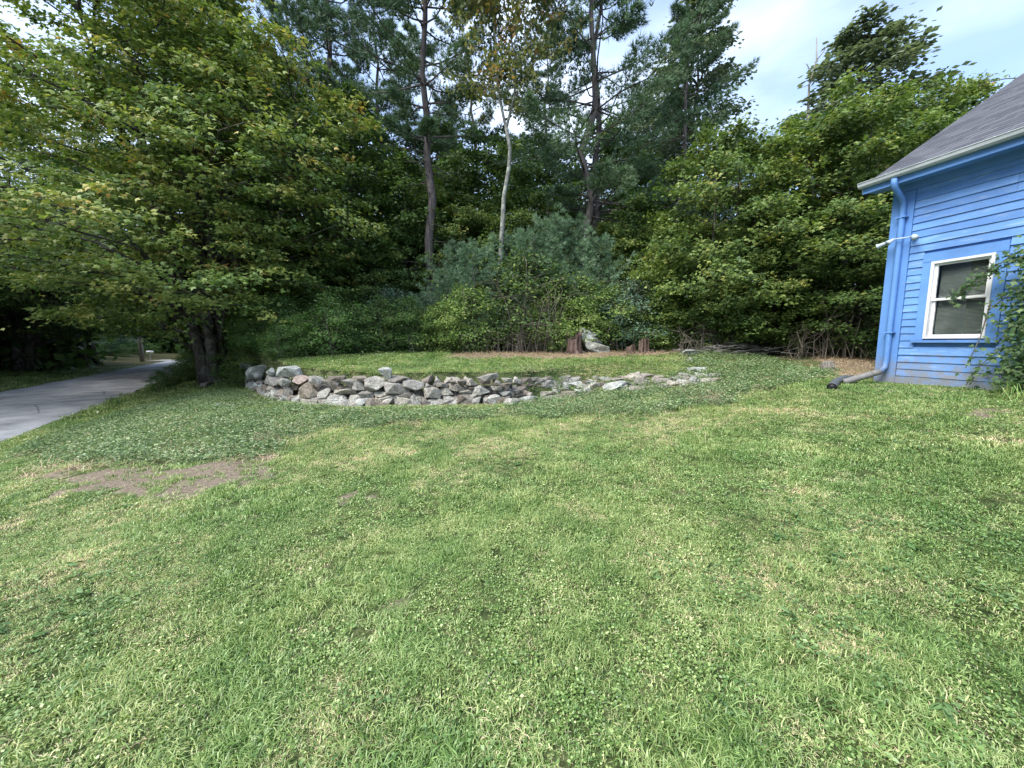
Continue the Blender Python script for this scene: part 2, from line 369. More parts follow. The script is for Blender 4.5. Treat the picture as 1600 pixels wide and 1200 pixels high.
def zones(x, y):
    jx, jy = jitter(x, y, .16); jx = jx + .16*np.sin(x*13+y*7)*np.sin(y*15.); jy = jy + .16*np.sin(y*12-x*9)*np.sin(x*14.)
    bare = np.zeros(x.shape); cov = np.zeros(x.shape, bool); soil = np.zeros(x.shape, bool)
    for p in BARE: bare = np.maximum(bare, inpoly(jx, jy, p))
    for p in COVER: cov |= inpoly(jx, jy, p)
    for p in SOIL: soil |= inpoly(jx, jy, p)
    soil |= (jy > 12.9) & (jx > -2) & (jy < 14.8)
    forest = (jy > 14.2) | ((jy - wy(jx) > 1.6) & (jx < -6.5)) | (droad(jx, jy) < -6.6)
    return bare, cov, soil, forest

def axis(a, b, step, lo, hi, g=1.13):
    xs = list(np.arange(a, b, step)); s = step; x = xs[-1]
    while x < hi: s *= g; x += s; xs.append(x)
    s = step; x = xs[0]; pre = []
    while x > lo: s *= g; x -= s; pre.append(x)
    return np.array(pre[::-1] + xs)
gx = axis(-12, 9, .13, -600, 600); gy = axis(-1, 16, .13, -300, 900)
GX, GY = np.meshgrid(gx, gy)
GZ = terr(GX, GY)
dr = droad(GX, GY)
GZ = np.where((dr < -.25) & (dr > -4.75), GZ - .06, GZ)
nx, ny = len(gx), len(gy)
V = np.stack([GX, GY, GZ], -1).reshape(-1, 3)
ii = np.arange(nx * ny).reshape(ny, nx)
q = np.stack([ii[:-1, :-1], ii[:-1, 1:], ii[1:, 1:], ii[1:, :-1]], -1).reshape(-1, 4)
gme = fast_mesh('ground', V, np.full(len(q), 4), q.ravel(), None, True)
bare, cov, soil, forest = zones(GX, GY)
cliff = (np.abs(GY - wy(GX) - .45) < .16) & (GX < -.4)
zc = np.zeros((nx * ny, 4), np.float32); zc[:, 3] = 1
zc[:, 0] = np.clip(bare * 1.6 + soil * 1.0 + cov * .25 + cliff * .35, 0, 1).ravel(); zc[:, 1] = forest.astype(float).ravel() * .9
ca = gme.attributes.new('zone', 'FLOAT_COLOR', 'POINT'); ca.data.foreach_set('color', zc.ravel())
ground = link('ground', gme, M['ground'], kind='structure')

# road
def strip(name, line, wdt, mat, zoff, crown=.04, n=9):
    vs = []; fs = []
    line = [np.array(p, float) for p in line]
    fine = []
    for a, b in zip(line[:-1], line[1:]):
        k = max(2, int(np.linalg.norm(b - a) / 1.0)); fine += [a + (b - a) * i / k for i in range(k)]
    fine.append(line[-1])
    for i, p in enumerate(fine):
        d = fine[min(i+1, len(fine)-1)] - fine[max(i-1, 0)]; d /= np.linalg.norm(d); nn = np.array((d[1], -d[0]))
        for k in range(n):
            s = k / (n - 1) * 2 - 1
            ww = wdt / 2 * (1 + (.03 * math.sin(i * 1.7 + k) + .025 * math.sin(i * 4.3) if abs(s) > .9 else 0))
            x, y = p + nn * s * ww
            vs.append((x, y, -.62 + zoff + crown * (1 - s * s)))
    for i in range(len(fine) - 1):
        for k in range(n - 1):
            fs.append((i*n+k, i*n+k+1, (i+1)*n+k+1, (i+1)*n+k))
    mb = MB(); mb.add(vs, fs); o = mb.build(name, mat, None, True, 'structure'); return o
dv = np.array((-.55, .835)); nv = np.array((.835, .55)); e0 = np.array((-10.9, 7.7)) - nv * 2.35
strip('road', [e0 - dv * 26, e0, e0 + dv * 20, e0 + dv * 45, e0 + dv * 62 + nv * 1.5, e0 + dv * 78 + nv * 7], 4.7, M['road'], .0)
lane0 = e0 + dv * 47 - nv * 2.2
M['gravel'] = simple('pale_gravel', (.3,.29,.27), .9, .1, 0, .3, 3)
strip('driveway', [lane0, lane0 - nv * 12 + dv * 3], 3.4, M['gravel'], .012, 0, 3)

# ------------------------------------------------------------------ GN scatter
def point_stuff(name, P, rotz, scl, idx, variants, mat, label=None, tilt=None):
    me = bpy.data.meshes.new(name); me.vertices.add(len(P)); me.vertices.foreach_set('co', P.astype(np.float32).ravel())
    rot = np.zeros((len(P), 3), np.float32)
    if tilt is not None: rot[:, :2] = tilt
    rot[:, 2] = rotz
    a = me.attributes.new('rot', 'FLOAT_VECTOR', 'POINT'); a.data.foreach_set('vector', rot.ravel())
    a = me.attributes.new('scl', 'FLOAT', 'POINT'); a.data.foreach_set('value', scl.astype(np.float32))
    a = me.attributes.new('idx', 'INT', 'POINT'); a.data.foreach_set('value', idx.astype(np.int32))
    o = bpy.data.objects.new(name, me); COL.objects.link(o); o['kind'] = 'stuff'
    g = bpy.data.node_groups.new(name + '_nodes', 'GeometryNodeTree')
    g.interface.new_socket('Geometry', in_out='INPUT', socket_type='NodeSocketGeometry')
    g.interface.new_socket('Geometry', in_out='OUTPUT', socket_type='NodeSocketGeometry')
    gi = g.nodes.new('NodeGroupInput'); go = g.nodes.new('NodeGroupOutput')
    ip = g.nodes.new('GeometryNodeInstanceOnPoints'); gti = g.nodes.new('GeometryNodeGeometryToInstance')
    for vm in reversed(variants):
        if not vm.materials: vm.materials.append(mat)
        vo = bpy.data.objects.new(vm.name, vm)
        oi = g.nodes.new('GeometryNodeObjectInfo'); oi.inputs['Object'].default_value = vo
        g.links.new(oi.outputs['Geometry'], gti.inputs[0])
    def na(nm, t):
        n = g.nodes.new('GeometryNodeInputNamedAttribute'); n.data_type = t; n.inputs['Name'].default_value = nm
        return [s for s in n.outputs if s.enabled and s.name == 'Attribute'][0]
    ip.inputs['Pick Instance'].default_value = True
    L = g.links.new
    L(gi.outputs[0], ip.inputs['Points']); L(gti.outputs[0], ip.inputs['Instance'])
    L(na('idx', 'INT'), ip.inputs['Instance Index']); L(na('rot', 'FLOAT_VECTOR'), ip.inputs['Rotation']); L(na('scl', 'FLOAT'), ip.inputs['Scale'])
    L(ip.outputs[0], go.inputs[0])
    md = o.modifiers.new('scatter', 'NODES'); md.node_group = g
    return o

def tuft(name, n, rad, h, wd, flop, seed, straw=.15, lo=.1):
    r = np.random.default_rng(seed); vs = []; fs = []; ts = []
    for i in range(n):
        a = r.random() * 6.28; q = rad * math.sqrt(r.random()); p = np.array((q*math.cos(a), q*math.sin(a), -.004))
        hh = h * (.45 + .8 * r.random()); g = r.random() * 6.28; d = np.array((math.cos(g), math.sin(g), 0)); s = np.array((-d[1], d[0], 0))
        fl = flop * (.3 + r.random()); ww = wd * (.6 + .7 * r.random())
        t = r.random() * .6 + lo
        if r.random() < straw: t = .72 + .28 * r.random(); fl *= 1.2; ww *= .8
        n0 = len(vs)
        mid = p + np.array((0, 0, hh * .6)) + d * hh * fl * .35; tip = p + np.array((0, 0, hh * max(.15, 1 - fl * .5))) + d * hh * fl
        vs += [p - s*ww/2, p + s*ww/2, mid + s*ww*.42, mid - s*ww*.42, tip]
        fs += [(n0, n0+1, n0+2, n0+3), (n0+3, n0+2, n0+4)]; ts += [t] * 5
    fl = np.concatenate([np.array(f) for f in fs])
    return fast_mesh(name, np.array(vs), np.array([len(f) for f in fs]), fl, np.array(ts))
def rosette(name, n, rad, h, size, seed, T=OVAL, up=.6, width=1.0, lo=.2, hi=.9):
    r = np.random.default_rng(seed)
    a = r.random(n) * 6.28; q = rad * np.sqrt(r.random(n)); z = h * (.2 + .8 * r.random(n))
    P = np.stack([q*np.cos(a), q*np.sin(a), z], -1)
    g = r.random(n) * 6.28; D = np.stack([np.cos(g), np.sin(g), r.normal(0, .25, n) + .1], -1)
    Nn = np.stack([r.normal(0, up, n), r.normal(0, up, n), np.ones(n)], -1)
    return scatter(name, T, P, D, Nn, size * (.6 + .7 * r.random(n)), lo + (hi - lo) * r.random(n)**1.3, width)

def sample(n, poly_x, poly_y):
    x = rng.uniform(*poly_x, n); y = rng.uniform(*poly_y, n); return x, y
def infront(x, y, m=80):
    z = terr(x, y); u, v, d = project(np.stack([x, y, z], -1)); return (d > .3) & (u > -m) & (u < 1600 + m) & (v < 1300) & (v > 300)
lobe = lambda x, y: np.sin(x*1.9+1)*np.sin(y*2.3)+.6*np.sin(x*4.3-y*3.1)
HC = np.array((6.7, 6.8)); HX = np.array((.284, -.959)); HY = np.array((.959, .284))
def inhouse(x, y, m=0.0):
    a = (x - HC[0]) * HX[0] + (y - HC[1]) * HX[1]; b = (x - HC[0]) * HY[0] + (y - HC[1]) * HY[1]
    return (a > -.0 - m) & (b > -m)
STONE_T = (rng.random(1))
def lawn():
    xs = []; ys = []; sc_ = []
    for (x0, x1, y0, y1, dens, s) in ((-5.4, 5, .3, 3.2, 1250, .82), (-10, 8, 3.2, 6.5, 600, 1.05), (-13, 9, 6.5, 10, 360, 1.25), (-10, 8, 9, 14.5, 240, 1.45), (-18,-3, 6.5, 20, 90, 1.6), (-34, -12, 8, 34, 26, 3.2), (-13, 0, 12, 20, 30, 2.6)):
        n = int((x1 - x0) * (y1 - y0) * dens); x, y = sample(n, (x0, x1), (y0, y1)); k = infront(x, y); xs.append(x[k]); ys.append(y[k]); sc_.append(np.full(k.sum(), s))
    x = np.concatenate(xs); y = np.concatenate(ys); s = np.concatenate(sc_)
    bare, cov, soil, forest = zones(x, y); d = droad(x, y)
    cl = (y - wy(x) > -.24) & (y - wy(x) < .3) & (x < -.3) & (x > -11)
    keep = ~cl & ~inhouse(x, y) & ((d > .05) | (d < -4.75)) & ~(soil & (rng.random(len(x)) < .97)) & ~((bare > 0) & (rng.random(len(x)) < .8 + .2*np.sin(x*5)*np.sin(y*6.3))) & ~(cov & (rng.random(len(x)) < .6)) & ~(forest & (d > -4) & (rng.random(len(x)) < .6))
    idx_p = None
    thin = (np.sin(x*.9+.4)*np.sin(y*1.3+2)+.5*np.sin(x*2.7+y*1.9) > .75); keep &= ~(thin & (rng.random(len(x)) < .35))
    x, y, s = x[keep], y[keep], s[keep]
    terrace = (y > wy(x) + .6)
    jx_, jy_ = jitter(x, y, .5); u = rng.random(len(x)); lb = lobe(jx_, jy_)
    idx = np.where(u < .34, 0, np.where(u < .46, 1, np.where(u < .53, 2, np.where(u < .62, 3, np.where(u < .72, 4, np.where(u < .84, 5, 6))))))
    idx = np.where((lb > .45) & (u > .35), 1, idx); idx = np.where((lb < -.5) & (u > .55), 4, idx)
    idx = np.where(terrace & (u > .5), 4, idx)
    st = np.sin(x*1.1+2.3)*np.sin(y*1.6+.7) + .5*np.sin(x*3.1-y*2.4+1) + .35*np.sin(x*7.3+y*5.1); band = (inpoly(jx_, jy_, BAND) * .5 + inpoly(*jitter(x, y, .3), BAND2) * .4); idx = np.where(((st > .55) & (rng.random(len(x)) < .45)) | (rng.random(len(x)) < band), 2, idx); idx = np.where((st < -.75) & (rng.random(len(x)) < .6), 1, idx)
    s = s * (.7 + .55 * rng.random(len(x))) * (1 + .18 * lb)
    P = np.stack([x, y, terr(x, y)], -1)
    vs = [tuft('tuft_short', 24, .05, .030, .0046, 1.0, 1), tuft('tuft_long', 18, .045, .05, .0050, 1.2, 2, .05), tuft('tuft_straw', 22, .06, .024, .0032, 1.7, 3, .6), tuft('tuft_flat', 22, .06, .026, .0050, 1.5, 4, .2), rosette('tuft_leafy', 26, .06, .032, .019, 5, QUAD, .6, 1.1, .1, .72), rosette('tuft_leafy_fine', 30, .06, .028, .015, 6, OVAL, .7, .6, .05, .78), tuft('tuft_mixed', 26, .055, .036, .0062, 1.3, 7, .12)]
    o = point_stuff('grass', P, rng.random(len(x)) * 6.28, s, idx, vs, M['grass'], tilt=rng.normal(0, .15, (len(x), 2)))
    tag(o, 'short patchy mown grass with straw coloured blades', 'grass')
    # clover
    n = 9000; x, y = sample(n, (-6, 8), (.4, 7)); k = infront(x, y) & (np.sin(x*1.3+2)*np.sin(y*1.7+1)+.5*np.sin(x*3.3+y*2.2) + rng.normal(0, .3, n) > .5) & ~inhouse(x, y)
    x, y = x[k], y[k]; b_, c_, s_, f_ = zones(x, y); k = (b_ == 0) & ~c_; x, y = x[k], y[k]
    o = point_stuff('clover_patches', np.stack([x, y, terr(x, y)], -1), rng.random(len(x)) * 6.28, .75 + .5 * rng.random(len(x)), np.where(rng.random(len(x)) < .05, 2, rng.integers(0, 2, len(x))),
                    [rosette('clover_a', 18, .06, .035, .015, 7, QUAD, .3, 1.5), rosette('clover_b', 14, .06, .04, .018, 8, OVAL, .4, 1.3), rosette('weed_c', 7, .03, .04, .06, 9, OVAL, .5, .7)], M['clover'])
    tag(o, 'low clover and broad lawn weeds among the grass', 'clover')
lawn()
def cover():
    xs, ys = sample(60000, (-13, 8), (5, 15)); b_, c_, s_, f_ = zones(xs, ys)
    k = infront(xs, ys) & c_ & ~inhouse(xs, ys) & ~((ys - wy(xs) > -.2) & (ys - wy(xs) < .4) & (xs < -.9)); x, y = xs[k], ys[k]
    k = rng.random(len(x)) < np.clip(.9 + .5*lobe(x*1.3, y*1.3), .25, 1); x, y = x[k], y[k]
    vs = [rosette('cover_a', 20, .13, .1, .045, 21, OVAL, .5, 1.0, .05, 1), rosette('cover_b', 16, .11, .14, .04, 22, OVAL, .7, .9, .05, 1), tuft('cover_c', 9, .08, .1, .005, 1.2, 23, .5)]
    o = point_stuff('ground_cover', np.stack([x, y, terr(x, y)], -1), rng.random(len(x))*6.28, .55 + .6*rng.random(len(x)), rng.integers(0, 3, len(x)), vs, M['vinca'])
    tag(o, 'dark trailing periwinkle leaves around the stone wall', 'ground cover')
cover()
def litter():
    xs, ys = sample(60000, (-9, 11), (5, 15.5)); b_, c_, s_, f_ = zones(xs, ys)
    near = np.abs(ys - wy(xs) - .3) < .9
    k = infront(xs, ys) & ~inhouse(xs, ys) & (s_ | ((b_ > 0) & (rng.random(len(xs)) < .9)) | (c_ & (rng.random(len(xs)) < .14)) | (near & (rng.random(len(xs)) < .14)) | (rng.random(len(xs)) < .03)); x, y = xs[k], ys[k]
    k = rng.random(len(x)) < .6; x, y = x[k], y[k]
    vs = [tuft('litter_a', 9, .12, .06, .008, 3.2, 31, 1), rosette('litter_b', 8, .13, .02, .04, 32, OVAL, .5, .7, 0, 1), tuft('litter_c', 3, .1, .14, .01, 3.5, 33, 1)]
    o = point_stuff('leaf_litter', np.stack([x, y, terr(x, y)], -1), rng.random(len(x))*6.28, .5 + .8*rng.random(len(x)), rng.integers(0, 3, len(x)), vs, M['litter'])
    tag(o, 'brown dry leaves and chips strewn on bare soil', 'leaf litter')
litter()

# ------------------------------------------------------------------ stones
def stone_mesh(name, seed, kind='block'):
    r = np.random.default_rng(seed); import bmesh
    bm = bmesh.new(); n = 15 if kind == 'block' else 18
    P = r.normal(size=(n, 3)); P /= (np.abs(P)**3.2).sum(1, keepdims=True)**(1/3.2); P *= r.uniform(.86, 1.06, (n, 1))
    if kind == 'slab': P[:, 2] = np.sign(P[:, 2]) * (.62 + .35*r.random(n))
    for p in P: bm.verts.new(p)
    res = bmesh.ops.convex_hull(bm, input=bm.verts)
    for v in [v for v in bm.verts if not v.link_faces]: bm.verts.remove(v)
    bmesh.ops.dissolve_limit(bm, angle_limit=R(9), verts=bm.verts, edges=bm.edges)
    bmesh.ops.bevel(bm, geom=list(bm.edges), offset=.085, segments=2, profile=.6, affect='EDGES', clamp_overlap=True)
    bmesh.ops.triangulate(bm, faces=bm.faces)
    P = np.array([v.co[:] for v in bm.verts]); ph = r.random(3)*6
    P *= 1 + .02*np.sin(P[:, 0:1]*8+ph[0])*np.sin(P[:, 1:2]*7+ph[1])*np.sin(P[:, 2:3]*9+ph[2])
    P /= np.abs(P).max(0)
    for v, p in zip(bm.verts, P): v.co = p
    me = bpy.data.meshes.new(name); bm.to_mesh(me); bm.free(); return me
BL = {m: [stone_mesh('stone', 100 + i) for i in range(8)] for m in ('stone', 'stone_pale', 'stone_pink', 'stone_brown')}
SL = {m: [stone_mesh('stone', 200 + i, 'slab') for i in range(4)] for m in ('stone', 'stone_pale', 'stone_pink', 'stone_brown')}
for dct in (BL, SL):
    for k, lst in dct.items():
        for me in lst: me.materials.append(M[k])
def wall_hit(u, v, off=0.0):
    r = ray(u, v); t = 3.0
    while t < 40:
        p = np.array((0, 0, EYE)) + r * t
        if p[1] > wy(p[0]) + off: return p, t
        t += .01
    return p, t
wall = empty('stone_wall', tuple(wall_hit(600, 640)[0]), 'long dry laid fieldstone retaining wall along the front of the grassy terrace', 'stone wall')
A = [(250,165,150,45,0,'p'),(195,225,80,52,0,'p'),(295,240,190,125,0,'p'),(440,222,105,62,0,'p'),(590,224,215,78,4,'p'),(195,285,90,55,0,'p'),(240,345,160,62,0,'p'),
 (345,308,90,38,0,''),(450,292,135,80,0,''),(545,305,155,90,-6,''),(685,292,128,72,0,'k'),(808,290,110,62,8,''),(135,285,70,48,0,''),(260,300,120,60,10,'p'),(330,250,90,60,-10,'p'),(160,230,70,50,0,'p'),(190,352,90,52,0,'p'),
 (330,362,145,70,0,''),(455,372,115,85,15,''),(575,390,100,100,0,''),(740,378,235,145,0,'b'),(930,328,168,84,0,''),(990,278,155,36,0,'b'),(1085,315,118,68,0,''),
 (1175,328,105,85,0,''),(1180,278,125,30,4,'b'),(1300,325,152,110,0,''),(1380,232,118,92,0,'p'),(1470,280,175,32,5,''),(1480,355,205,105,0,''),
 (885,412,115,80,-25,''),(1060,385,172,38,-2,''),(525,460,115,95,0,'b'),(625,470,140,85,-15,'b'),(700,495,155,85,-10,'b'),(825,500,155,70,0,''),(985,465,155,115,-10,''),
 (1140,475,125,120,10,''),(1220,430,135,100,0,''),(1385,472,190,105,-12,''),(1355,405,175,38,5,''),(1480,420,90,34,0,''),(440,432,75,46,0,'b'),(1290,498,120,55,0,''),
 (1015,350,60,40,0,'b'),(960,420,60,50,0,''),(390,420,60,40,0,'b'),(290,400,110,40,0,'b')]
B = [(235,335,155,74,8,''),(150,450,155,105,-12,''),(240,420,52,52,0,''),(280,455,95,64,-15,''),(355,345,55,50,0,''),(400,395,135,95,0,''),(525,385,102,58,0,''),
 (520,465,165,92,0,''),(635,310,85,48,0,''),(620,350,145,54,6,''),(665,400,135,54,-4,''),(725,305,75,50,0,''),(860,270,160,42,-12,''),(925,303,95,38,0,''),
 (810,372,135,64,-10,''),(830,302,95,32,0,'b'),(620,450,55,52,0,'b'),(660,445,42,38,0,''),(750,430,145,50,-6,''),(650,492,155,42,-6,'b'),(940,430,30,38,0,'p'),
 (1000,400,92,28,0,'p'),(1005,462,95,70,0,'p'),(1020,290,85,30,4,''),(1090,295,62,22,0,''),(930,355,95,32,0,''),(1060,345,95,22,-5,''),(1180,330,155,20,3,'b'),
 (1320,280,165,22,-2,''),(1380,310,105,32,0,''),(1545,285,115,38,4,''),(1530,342,92,62,0,'p'),(340,475,150,56,0,'b'),(440,440,60,50,0,'b'),(720,365,60,40,0,'b'),
 (560,310,60,35,0,'b'),(480,330,90,35,0,''),(870,430,100,30,0,'b'),(880,480,110,50,0,'b')]
C = [(175,500,145,42,-2,''),(430,540,95,45,0,'b'),(570,550,205,78,-9,'p'),(540,490,225,24,-2,''),(830,465,125,32,8,'b'),(800,495,65,34,0,'b'),(910,505,85,28,0,''),
 (1050,490,85,28,0,'p'),(1220,505,75,54,30,'p'),(1350,510,125,50,0,''),(690,560,70,34,0,'b'),(300,520,90,30,0,'b'),(1000,520,60,30,0,'')]
def put_stone(parent, u, v, wpx, hpx, ang, kd, off=0.0, depth=None, t=None, P=None, name='stone'):
    if P is None: P, t = wall_hit(u, v, off)
    sw = wpx * t / F / 2; sh = hpx * t / F / 2
    mk = {'': 'stone', 'p': 'stone_pale', 'k': 'stone_pink', 'b': 'stone_brown'}[kd]
    me = random.choice((SL if wpx > 2.7 * hpx else BL)[mk])
    o = bpy.data.objects.new(name, me); COL.objects.link(o)
    dp = depth or min(max(sw * .9, .14), .34)
    # wall face direction
    x = P[0]; slope = math.atan2(float(wy(x + .2) - wy(x - .2)), .4)
    o.scale = (sw * 1.2 / max(.55, math.cos(slope) if abs(slope) < .9 else .7), dp, sh * 1.24)
    o.rotation_euler = (random.uniform(-.08, .08), -R(-ang) + random.uniform(-.04, .04), slope + random.uniform(-.12, .12))
    loc = np.array(P) + np.array((math.sin(-slope) * -1, 1, 0)) * (dp * .55) * np.array((0, 1, 0))
    if parent: loc = loc - np.array(parent.location); o.parent = parent
    o.location = loc; return o
allst = []
for lst, ox, oy in ((A, 340, 540), (B, 600, 540), (C, 860, 500)):
    for (cx, cy, w_, h_, an, kd) in lst:
        u = ox + cx / 5.333; v = oy + cy / 5.333
        if lst is C or (lst is B and cx > 1040):
            P = unproj(u, v + h_ / 10.7); t = np.dot(P - np.array((0,0,EYE)), (0, CP, -SP)); P[2] += h_ / 10.7 * t / F * .8
            o = put_stone(wall, u, v, w_/5.333, h_/5.333, an, kd, t=t, P=P)
        else: o = put_stone(wall, u, v, w_/5.333, h_/5.333, an, kd, off=-.02 if h_ > 60 else .04)
        if lst is A and cx == 685: o['label'] = 'pinkish stone in the top course'
        if lst is A and cx == 1380: o['label'] = 'pointed pale stone standing on top of the wall'
r_ = np.random.default_rng(12)
for i in range(115):
    u = 800 + 320*r_.random()**1.3; f_ = (u - 800)/320; v = 594 - 6*f_ + r_.random()*(40 - 28*f_); w_ = r_.uniform(10, 26)*(1.35 - .5*f_); h_ = w_*r_.uniform(.25, .5)
    P = unproj(u, v); t = np.dot(P - np.array((0,0,EYE)), (0, CP, -SP)); P[2] += h_*.22*t/F
    o = put_stone(wall, u, v, w_, h_, r_.uniform(-12, 12), r_.choice(['', '', 'b', 'p']), t=t, P=P, depth=w_*t/F*.4)
for i in range(46):
    x = -10.0 + 9.9*(i + r_.random()*.7)/46; P = np.array((x, float(wy(x)) - .07, float(terr(x, wy(x) - .1)) + r_.uniform(.0, .07))); t = P[1]
    put_stone(wall, 0, 0, r_.uniform(20, 38), r_.uniform(11, 22), r_.uniform(-10, 10), r_.choice(['', '', 'b', 'p']), t=t, P=P, depth=.15)
# hearting stones filling the wall body behind the face
for i in range(120):
    x = -10.2 + 10.6 * (i + random.random()) / 120; f_ = 1 if x < -1 else .75
    z0 = float(terr(x, wy(x) - .3)); zz = z0 + random.random() * .55 * f_
    sw = random.uniform(.12, .24)
    o = bpy.data.objects.new('stone', random.choice(BL[random.choice(('stone', 'stone_brown'))])); COL.objects.link(o)
    o.scale = (sw, .2, random.uniform(.08, .14)); o.rotation_euler = (0, random.uniform(-.3, .3), random.uniform(-.4, .4)); o.parent = wall
    o.location = np.array((x, float(wy(x)) + .34, zz)) - np.array(wall.location)

def rock(u, v, wpx, hpx, kd, label, ang=0, slab=False, sink=.25, depth=.8):
    P = unproj(u, v); t = float(np.dot(P - np.array((0,0,EYE)), (0, CP, -SP)))
    mk = {'': 'stone', 'p': 'stone_pale', 'k': 'stone_pink', 'b': 'stone_brown'}[kd]
    me = random.choice((SL if slab else BL)[mk]); o = bpy.data.objects.new('rock', me); COL.objects.link(o)
    sw = wpx*t/F/2; sh = hpx*t/F/2; o.scale = (sw, sw*depth, sh*1.25); o.rotation_euler = (0, R(ang), random.uniform(-.3, .3))
    o.location = (P[0], P[1] + sw * depth * .5, P[2] + sh * (1 - sink)); tag(o, label, 'rock'); return o
rock(1077, 556, 27, 11, 'p', 'low pale rock at the back edge of the terrace grass, left of the ivy mound')
rock(1079, 566, 11, 8, 'p', 'small white stone just in front of the low pale terrace rock')
rock(1093, 583, 30, 9, 'p', 'flat grey green stone in the ground cover at the terrace end', slab=True)
rock(1300, 583, 26, 20, '', 'grey boulder half sunk in the brown soil bank near the house corner')
rock(336, 636, 16, 7, 'p', 'round flush stone in the grass below the big maple', sink=.6)
rock(357, 636, 17, 5, '', 'flat flush stone in the grass, nearer the wall end', slab=True, sink=.6)
rock(318, 606, 14, 9, 'b', 'brown rock tucked at the foot of the big maple trunks')

# layered boulder behind the terrace
bp = np.array((125/F*13.5, 13.5, float(terr(125/F*13.5, 13.5)) - .05))
bo = empty('boulder', tuple(bp), 'pale layered boulder leaning beside the dark stump behind the terrace', 'boulder')
tB = float(np.dot(bp - np.array((0,0,EYE)), (0, CP, -SP))); k_ = tB / F * 1.3
for j, (dx, dz, w_, h_, an) in enumerate(((-6, 24, 24, 9, 28), (-3, 17, 34, 9, 24), (2, 10, 38, 9, 18), (8, 3, 34, 9, -4))):
    o = bpy.data.objects.new('rock_layer', SL['stone_pale'][j % 4]); COL.objects.link(o); o.parent = bo
    o.scale = (w_*k_/2, .45, h_*k_/2*1.3); o.rotation_euler = (.1, R(an), random.uniform(-.15, .15)); o.location = (dx*k_, .3, dz*k_)

# stumps
def stump(u, v, wpx, hpx, mat, label, seed):
    X_ = (u-800)/F*13.3; P = np.array((X_, 13.3, float(terr(X_, 13.3)) - .04)); t = float(np.dot(P - np.array((0,0,EYE)), (0, CP, -SP))); k = t / F; r = np.random.default_rng(seed)
    e = empty('tree_stump', tuple(P), label, 'stump')
    mb = MB(); n = 22; rad = wpx*k/2; h = hpx*k; vs = []; fs = []
    lob = r.random(n) * .4 + .75; rag = r.random(n)
    for j, (zz, rr) in enumerate(((-.05, 1.3), (.06, 1.12), (.22, .95), (.5, .84), (.8, .8), (1, .76))):
        for i in range(n):
            a = 6.283*i/n; fl = 1 + (.35 if j < 2 else .08) * math.sin(a*4+seed)
            z = zz*h*(1 + ((.35*(rag[i]-.6) + .18*math.sin(a+seed)) if j == 5 else 0)); vs.append((rad*rr*fl*lob[i]*math.cos(a), rad*rr*fl*lob[i]*math.sin(a), z))
    for j in range(5):
        for i in range(n): fs.append((j*n+i, j*n+(i+1)%n, (j+1)*n+(i+1)%n, (j+1)*n+i))
    vs.append((0, 0, h*.6)); c = len(vs)-1
    for i in range(n): fs.append((5*n+i, 5*n+(i+1)%n, c))
    mb.add(vs, fs); mb.build('stump_trunk', mat, e)
    for q in range(5):
        a = q*1.3 + seed; mb = MB(); mb.tube([(rad*.8*math.cos(a), rad*.8*math.sin(a), h*.18), (rad*1.4*math.cos(a), rad*1.4*math.sin(a), .05), (rad*2.1*math.cos(a+.2), rad*2.1*math.sin(a+.2), -.05)], [rad*.25, rad*.18, rad*.06], 7)
        mb.build('root', mat, e, True)
stump(897, 552, 26, 30, M['stump_dark'], 'dark rotting stump left of the layered boulder', 1)
stump(985, 546, 17, 14, M['stump'], 'short reddish stump, left one of the touching pair', 2)
stump(1004, 546, 17, 22, M['stump'], 'taller splintered reddish stump, right one of the touching pair', 3)

# ------------------------------------------------------------------ blue house
hz = .76
house = empty('blue_house', (HC[0], HC[1], hz), 'blue clapboard house with grey shingle roof at the right edge', 'house', math.atan2(HX[1], HX[0]))
LEN, DEP, WH = 7.0, 8.2, 3.55
mb = MB()
wx0, wx1, wz0, wz1 = .58, 1.27, .80, 2.04
T_ = .14
# wall core with the window opening (front wall in four pieces) + other walls
mb.box(.02, wx0, .02, T_, .12, WH); mb.box(wx1, LEN, .02, T_, .12, WH); mb.box(wx0, wx1, .02, T_, .12, wz0); mb.box(wx0, wx1, .02, T_, wz1, WH)
mb.box(.02, T_, T_, DEP, .12, WH); mb.box(LEN - T_, LEN, T_, DEP, .12, WH); mb.box(T_, LEN - T_, DEP - T_, DEP, .12, WH)
mb.add([(.03,T_,WH),(.03,DEP,WH),(.03,DEP/2,WH+2.45),(T_,T_,WH),(T_,DEP,WH),(T_,DEP/2,WH+2.45)], [(0,1,2),(3,5,4),(0,2,5,3),(1,4,5,2)])
mb.build('wall', M['blue'], house)
mb = MB(); mb.box(T_+.3, 3, T_+1.2, T_+1.25, .2, 3.4); mb.build('interior_wall', M['room'], house)
